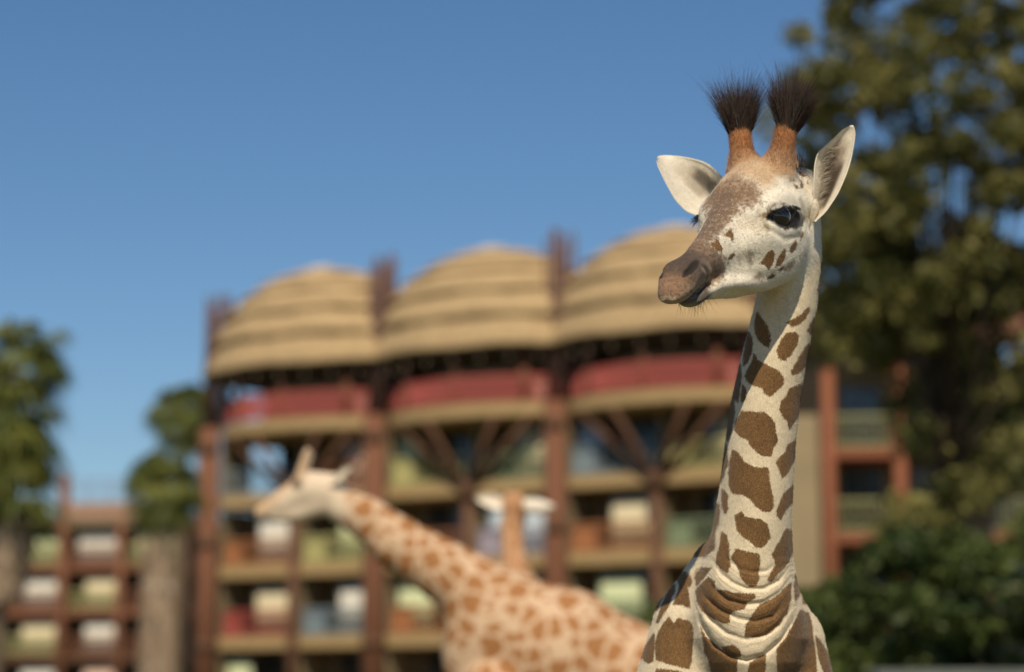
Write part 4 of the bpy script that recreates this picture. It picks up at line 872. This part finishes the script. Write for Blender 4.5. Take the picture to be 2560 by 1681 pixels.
# lashes of both eyes
for s in (1, -1):
    n = 110; u = rng.uniform(0, 1, n); pts = np.array([(.030, .101, .026), (.0, .122, .024), (-.04, .130, .014), (-.075, .122, -.008)])
    rt = np.stack([np.interp(u, [0, .33, .66, 1], pts[:, k]) for k in range(3)], 1) + rng.normal(0, .0012, (n, 3)); rt[:, 1] *= s
    dr = np.c_[rng.normal(.15, .2, n), (1 + rng.normal(0, .15, n)) * s, rng.normal(-.45, .2, n)]
    hairs('eyelashes', from_head(rt), dr @ HM, rng.uniform(.010, .020, n) if s > 0 else rng.uniform(.02, .036, n), .0006, np.full((n, 3), .008), np.tile(np.array([0, 0, -.25]), (n, 1)) @ HM, young)
# whiskers and chin hair
n = 170; u = rng.uniform(0, 1, n)
rt = np.c_[.275 + .065 * u, rng.uniform(-.03, .034, n), np.interp(u, [0, 1], [-.080, -.066]) + rng.uniform(0, .012, n)]
dr = np.c_[rng.normal(.35, .3, n), rng.normal(0, .35, n), rng.normal(-1, .2, n)]
hairs('chin_hair', from_head(rt), dr @ HM, np.where(rng.uniform(0, 1, n) < .25, rng.uniform(.03, .055, n), rng.uniform(.008, .02, n)), .0004, np.full((n, 3), .015), 0., young)
# mane along the nape
n = 2600; u = rng.uniform(0, 1, n); zz = np.interp(u, [0, 1], [1.95, 2.98]); mxx = np.interp(zz, NZ, NCX); myy = np.interp(zz, NZ, NCY) + np.interp(zz, NZ, NHD)
mxx = mxx - np.interp(zz, [1.95, 2.3, 2.75, 2.98], [.0, .045, .03, -.0]); myy -= np.interp(zz, [1.95, 2.3, 2.75, 2.98], [0, .02, .01, 0])
rt = np.c_[mxx + rng.normal(0, .006, n), myy + rng.normal(-.004, .004, n), zz]
dr = np.c_[rng.normal(-.12, .2, n), np.full(n, .8), rng.normal(.35, .2, n)]
hairs('mane', rt, dr, rng.uniform(.035, .06, n), .0011, np.array([.10, .05, .025]) * rng.uniform(.6, 1.5, (n, 1)), 0., young, 3)
# dark forelock behind the horns
n = 160; rt = np.c_[rng.normal(-.20, .012, n), rng.uniform(.05, .10, n), rng.normal(.055, .008, n)]
hairs('forelock', from_head(rt), np.c_[rng.normal(-.3, .2, n), rng.normal(.1, .2, n), np.ones(n)] @ HM, rng.uniform(.012, .028, n), .0008, np.array([.03, .016, .012]) * rng.uniform(.6, 1.8, (n, 1)), 0., young)
# short hair on the horns
for s in (1, -1):
    n = 2600; u = rng.uniform(0, 1, n); an = rng.uniform(0, 2 * math.pi, n); O_ = np.array(OSS) * np.array([1, s, 1])
    c = np.stack([np.interp(u, [0, .43, 1], O_[:, k]) for k in range(3)], 1); r_ = np.interp(u, [0, .43, 1], [.054, .031, .0275])
    rd = np.cos(an)[:, None] * e1 + np.sin(an)[:, None] * e2; cl = np.where((u + rng.normal(0, .06, n) > .86)[:, None], [.04, .022, .016], np.array([.34, .15, .06]) + (np.array([.44, .27, .15]) - [.34, .15, .06]) * np.clip(1 - u * 1.8, 0, 1)[:, None]) * rng.uniform(.6, 1.3, (n, 1))
    hairs('horn_hair', from_head(c + rd * r_[:, None] - rd * .002), (rd * .35 + ax * 1.0 + rng.normal(0, .2, (n, 3))) @ HM, rng.uniform(.008, .016, n), .0005, cl, 0., young, 2)
ev, ef, eu = EN; m_ = np.nonzero((eu[:, 2] == 0) & (eu[:, 0] > .12) & (eu[:, 0] < .72) & (eu[:, 1] > -.85) & (eu[:, 1] < -.25))[0]
k = rng.choice(m_, 260); n = 260
hairs('ear_hair', ev[k] + rng.normal(0, .003, (n, 3)), np.c_[rng.normal(.8, .2, n), rng.normal(-.45, .15, n), rng.normal(.35, .2, n)], rng.uniform(.018, .034, n), .0005, np.array([.62, .54, .42]) * rng.uniform(.7, 1.1, (n, 1)), 0., young, 3)
# short fur over the visible coat
vis = np.nonzero((GV[:, 2] > 1.66) & (GN[:, 1] < .45))[0]
area_w = np.where(hd_[vis] > .5, 1.3, 1.); n = 75000; k = rng.choice(vis, n, p=area_w / area_w.sum())
nn = GN[k]; flow = np.tile([0., 0, -1.], (n, 1)); hh = hd_[k] > .5; flow[hh] = -HX + .25 * np.array([0, 0, -1.]); flow -= nn * (flow * nn).sum(1)[:, None]; flow /= np.linalg.norm(flow, axis=1)[:, None] + 1e-6
sp = (sdist[k] + rng.normal(0, 1.6, n) < 0) & (back[k] < .5); cl = C[k].copy(); cl[sp] = BROWN * 1.05; cl *= rng.uniform(.72, 1.28, (n, 1))
ok = (back[k] < .5) & ~((np.abs(HXc[k] + .02) < .075) & (np.abs(HZc[k]) < .05) & (np.abs(HYc[k]) > .085) & hh) & ~((HXc[k] > .25) & hh)
ok &= ~((oh[k] > .22) & (od[k] < .03))
k, nn, flow, cl = k[ok], nn[ok], flow[ok], cl[ok]; n = len(k)
fo = hairs('fur', GV[k] - nn * .0006, flow + nn * rng.uniform(.12, .38, (n, 1)) + rng.normal(0, .12, (n, 3)), rng.uniform(.005, .009, n), .00042, cl, 0., young, 1)
tag(fo, kind='stuff')

# ================================================================== the two giraffes behind
def net_coat(name, patch, line, scale, lo, hi, white):
    m = bpy.data.materials.new(name); m.use_nodes = True; t = m.node_tree; N = t.nodes; L = t.links; b = N['Principled BSDF']; b.inputs['Roughness'].default_value = .85; b.inputs['Specular IOR Level'].default_value = .15
    tc = N.new('ShaderNodeTexCoord'); nz = N.new('ShaderNodeTexNoise'); nz.inputs['Scale'].default_value = 5
    ad = N.new('ShaderNodeVectorMath'); ad.operation = 'MULTIPLY_ADD'; L.new(nz.outputs['Color'], ad.inputs[0]); ad.inputs[1].default_value = (.10, .10, .10); L.new(tc.outputs['Object'], ad.inputs[2]); L.new(tc.outputs['Object'], nz.inputs[0])
    vo = N.new('ShaderNodeTexVoronoi'); vo.feature = 'DISTANCE_TO_EDGE'; vo.inputs['Scale'].default_value = scale; vo.inputs['Randomness'].default_value = .75; L.new(ad.outputs[0], vo.inputs['Vector'])
    r = N.new('ShaderNodeMapRange'); r.interpolation_type = 'SMOOTHSTEP'; r.inputs[1].default_value = lo; r.inputs[2].default_value = hi; L.new(vo.outputs[0], r.inputs[0])
    at_ = N.new('ShaderNodeAttribute'); at_.attribute_name = 'plain'; mu = N.new('ShaderNodeMath'); mu.operation = 'MULTIPLY'; L.new(r.outputs[0], mu.inputs[0]); L.new(at_.outputs['Fac'], mu.inputs[1])
    col = N.new('ShaderNodeVertexColor'); col.layer_name = 'Col'
    mx = N.new('ShaderNodeMix'); mx.data_type = 'RGBA'; L.new(mu.outputs[0], mx.inputs[0]); L.new(col.outputs[0], mx.inputs[6]); mx.inputs[7].default_value = (*patch, 1)
    L.new(mx.outputs[2], b.inputs['Base Color']); return m
def ear_mesh(base, tip, wdir, w, cup=.04):
    base, tip, wdir = map(np.asarray, (base, tip, wdir)); ax = tip - base; nrm = np.cross(ax, wdir); nrm = nrm / np.linalg.norm(nrm); V = []; F = []; n, m = 12, 7
    for sd_ in (0, 1):
        for i in range(n):
            u = i / (n - 1); hw = w * math.sin(math.pi * min(.98, .12 + .86 * u)) ** .7
            for j in range(m):
                v = -1 + 2 * j / (m - 1); V.append(base + ax * u + wdir * hw * v + nrm * (cup * (1 - v * v) + sd_ * .012))
    K = n * m
    for i in range(n - 1):
        for j in range(m - 1): a = i * m + j; F += [(a, a + 1, a + m + 1, a + m), (K + a, K + a + m, K + a + m + 1, K + a + 1)]
        for j in (0, m - 1): a = i * m + j; F.append((a, a + m, K + a + m, K + a))
    return np.array(V), np.array(F)
def far_giraffe(sdf, bounds, voxel, ears, colf, plainf, coat, label):
    V, F = surface_nets(sdf, *[np.arange(a, b, voxel) for a, b in bounds], slack=2.2)
    c = colf(V); pl = plainf(V); Vs, Fs, Cs, Ps = [V], [F], [c], [pl]
    for ev, ef in ears:
        Fs.append(ef + sum(len(x) for x in Vs)); Vs.append(ev); Cs.append(np.tile([.74, .66, .54], (len(ev), 1))); Ps.append(np.zeros(len(ev)))
    o = mesh_np('giraffe', np.concatenate(Vs), np.concatenate(Fs), coat, None, True, dict(Col=np.concatenate(Cs), plain=np.concatenate(Ps)))
    return tag(o, label, 'giraffe', 'giraffes in the paddock')
# adult in profile, neck stretched to the left
Y2 = 15.6; W2 = lambda x, y, dy=0.: at(x, y, Y2) + np.array([0, dy, 0])
P2 = .00258
NECK2 = [W2(856, 1264), W2(922, 1300), W2(989, 1356), W2(1050, 1393), W2(1113, 1430), W2(1185, 1478), W2(1260, 1540)]; NR2 = [.118, .138, .168, .178, .195, .23, .27]
HEAD2 = [W2(822, 1228), W2(770, 1224), W2(705, 1256), W2(652, 1282)]; HR2 = [.118, .116, .078, .044]
BODY2 = [W2(1265, 1590), W2(1400, 1642), W2(1560, 1722), W2(1690, 1765)]; BR2 = [.36, .43, .41, .36]
def sdf2(P):
    Q = P.copy(); Q[:, 1] = Y2 + (P[:, 1] - Y2) * 1.2
    d = chain(Q, NECK2, NR2, .03); d = smin(d, chain(Q, HEAD2, HR2, .02), .05)
    d = smin(d, chain(Q, [W2(790, 1262), W2(745, 1282), W2(690, 1292)], [.085, .06, .035]), .04)
    d = smin(d, chain(Q, BODY2, BR2, .08), .14)
    d = smin(d, ell(Q, W2(1200, 1640), (.24, .24, .34)), .10)
    for s in (-1, 1):
        d = smin(d, chain(P, [W2(752, 1192, .055 * s), W2(772, 1132, .075 * s)], [.035, .026]), .025)
        x0 = W2(1230, 1650)[0]; x1 = W2(1690, 1700)[0]
        d = smin(d, chain(P, [(x0, Y2 + .2 * s, 1.75), (x0 + .03, Y2 + .2 * s, 1.1), (x0, Y2 + .19 * s, .6), (x0, Y2 + .19 * s, .14), (x0 - .06, Y2 + .19 * s, .05)], [.20, .085, .055, .045, .075]), .08)
        d = smin(d, chain(P, [(x1, Y2 + .2 * s, 1.6), (x1 - .12, Y2 + .2 * s, 1.2), (x1 + .16, Y2 + .19 * s, .75), (x1 + .12, Y2 + .19 * s, .14), (x1 + .06, Y2 + .19 * s, .05)], [.26, .13, .06, .048, .075]), .08)
    xt = W2(1810, 1700)[0]; d = smin(d, chain(P, [(xt - .25, Y2, 2.0), (xt + .02, Y2, 1.5), (xt, Y2, 1.0)], [.06, .025, .035]), .05)
    return np.maximum(d, -P[:, 2]).astype(np.float32)
def col2(V):
    c = np.tile([.57, .395, .255], (len(V), 1)); px, py = proj(V)
    h = sstep(930, 830, px); c = c + (np.array([.66, .53, .39]) - c) * h[:, None]
    tn = sstep(12, -12, poly_sd(px, py, [(600, 1300), (640, 1250), (735, 1150), (790, 1100), (760, 1200), (720, 1225), (660, 1290)])); c = c + (np.array([.46, .25, .115]) - c) * (tn * h * .55)[:, None]
    tp = sstep(-5, -30, py - np.interp(px, [860, 950, 1081, 1212, 1300], [1228, 1262, 1340, 1392, 1430])) * (px > 870) * (px < 1290); c = c + (np.array([.50, .26, .12]) - c) * tp[:, None]
    e = sstep(20, 6, np.hypot(px - 742, (py - 1212) * 1.2)); return c + (np.array([.03, .02, .015]) - c) * e[:, None]
COAT2 = net_coat('adult_coat', (.34, .155, .060), (.7, .5, .3), 7.4, .07, .15, 0)
e0 = W2(838, 1205, -.10)
far_giraffe(sdf2, ((W2(600, 1200)[0], W2(1870, 1200)[0]), (Y2 - .62, Y2 + .62), (-.03, 3.5)), .018, [ear_mesh(W2(830, 1210, -.09), W2(884, 1176, -.16), np.array([.45, 0, .89]), .05, -.03), ear_mesh(W2(828, 1204, .09), W2(872, 1164, .16), np.array([.45, 0, .89]), .05, -.03)],
    col2, lambda V: sstep(840, 900, proj(V)[0]), COAT2, 'adult giraffe in profile stretching its neck forward in front of the lodge')
# adult seen from behind: only nape and spread ears rise above the other's back
Y3 = 19.0; W3 = lambda x, y, dy=0.: at(x, y, Y3) + np.array([0, dy, 0])
def sdf3(P):
    d = chain(P, [W3(1284, 1268), W3(1278, 1330), W3(1286, 1420, -.1), W3(1292, 1500, -.3)], [.080, .088, .105, .22], .03)
    d = smin(d, chain(P, [W3(1286, 1262, .02), W3(1286, 1285, .25), W3(1286, 1330, .5)], [.095, .10, .055]), .05)
    for s in (-1, 1): d = smin(d, chain(P, [W3(1286 + 14 * s, 1248, .05), W3(1286 + 17 * s, 1232, .03)], [.028, .022]), .02)
    x = W3(1290, 1500)[0]
    d = smin(d, chain(P, [(x, 18.4, 2.2), (x, 17.9, 1.95), (x, 17.4, 1.85)], [.36, .40, .34], .06), .12)
    for s in (-1, 1):
        d = smin(d, chain(P, [(x + .2 * s, 18.55, 1.8), (x + .2 * s, 18.55, 1.0), (x + .19 * s, 18.58, .14), (x + .19 * s, 18.64, .05)], [.19, .085, .048, .075]), .08)
        d = smin(d, chain(P, [(x + .2 * s, 17.4, 1.7), (x + .2 * s, 17.52, 1.15), (x + .19 * s, 17.3, .7), (x + .19 * s, 17.35, .14), (x + .19 * s, 17.41, .05)], [.24, .12, .06, .048, .075]), .08)
    d = smin(d, chain(P, [(x, 17.1, 2.05), (x, 17.0, 1.5), (x, 17.0, 1.0)], [.06, .025, .035]), .05)
    return np.maximum(d, -P[:, 2]).astype(np.float32)
def col3(V):
    c = np.tile([.56, .37, .23], (len(V), 1)); px, py = proj(V); m_ = sstep(26, 10, np.abs(px - 1283)) * (py < 1440); return c + (np.array([.40, .19, .09]) - c) * (m_ * .75)[:, None]
far_giraffe(sdf3, ((W3(1120, 1200)[0], W3(1450, 1200)[0]), (16.6, 19.8), (-.03, 3.6)), .02, [ear_mesh(W3(1278, 1262), W3(1188, 1243, -.03), np.array([0, .25, .97]), .066), ear_mesh(W3(1292, 1264), W3(1388, 1272, -.03), np.array([0, .25, .97]), .066)],
    col3, lambda V: .35 + .65 * sstep(.02, .06, np.abs(proj(V)[0] - 1283) * .003), COAT2, 'giraffe seen from behind with brown mane and spread white ears, beyond the adult')
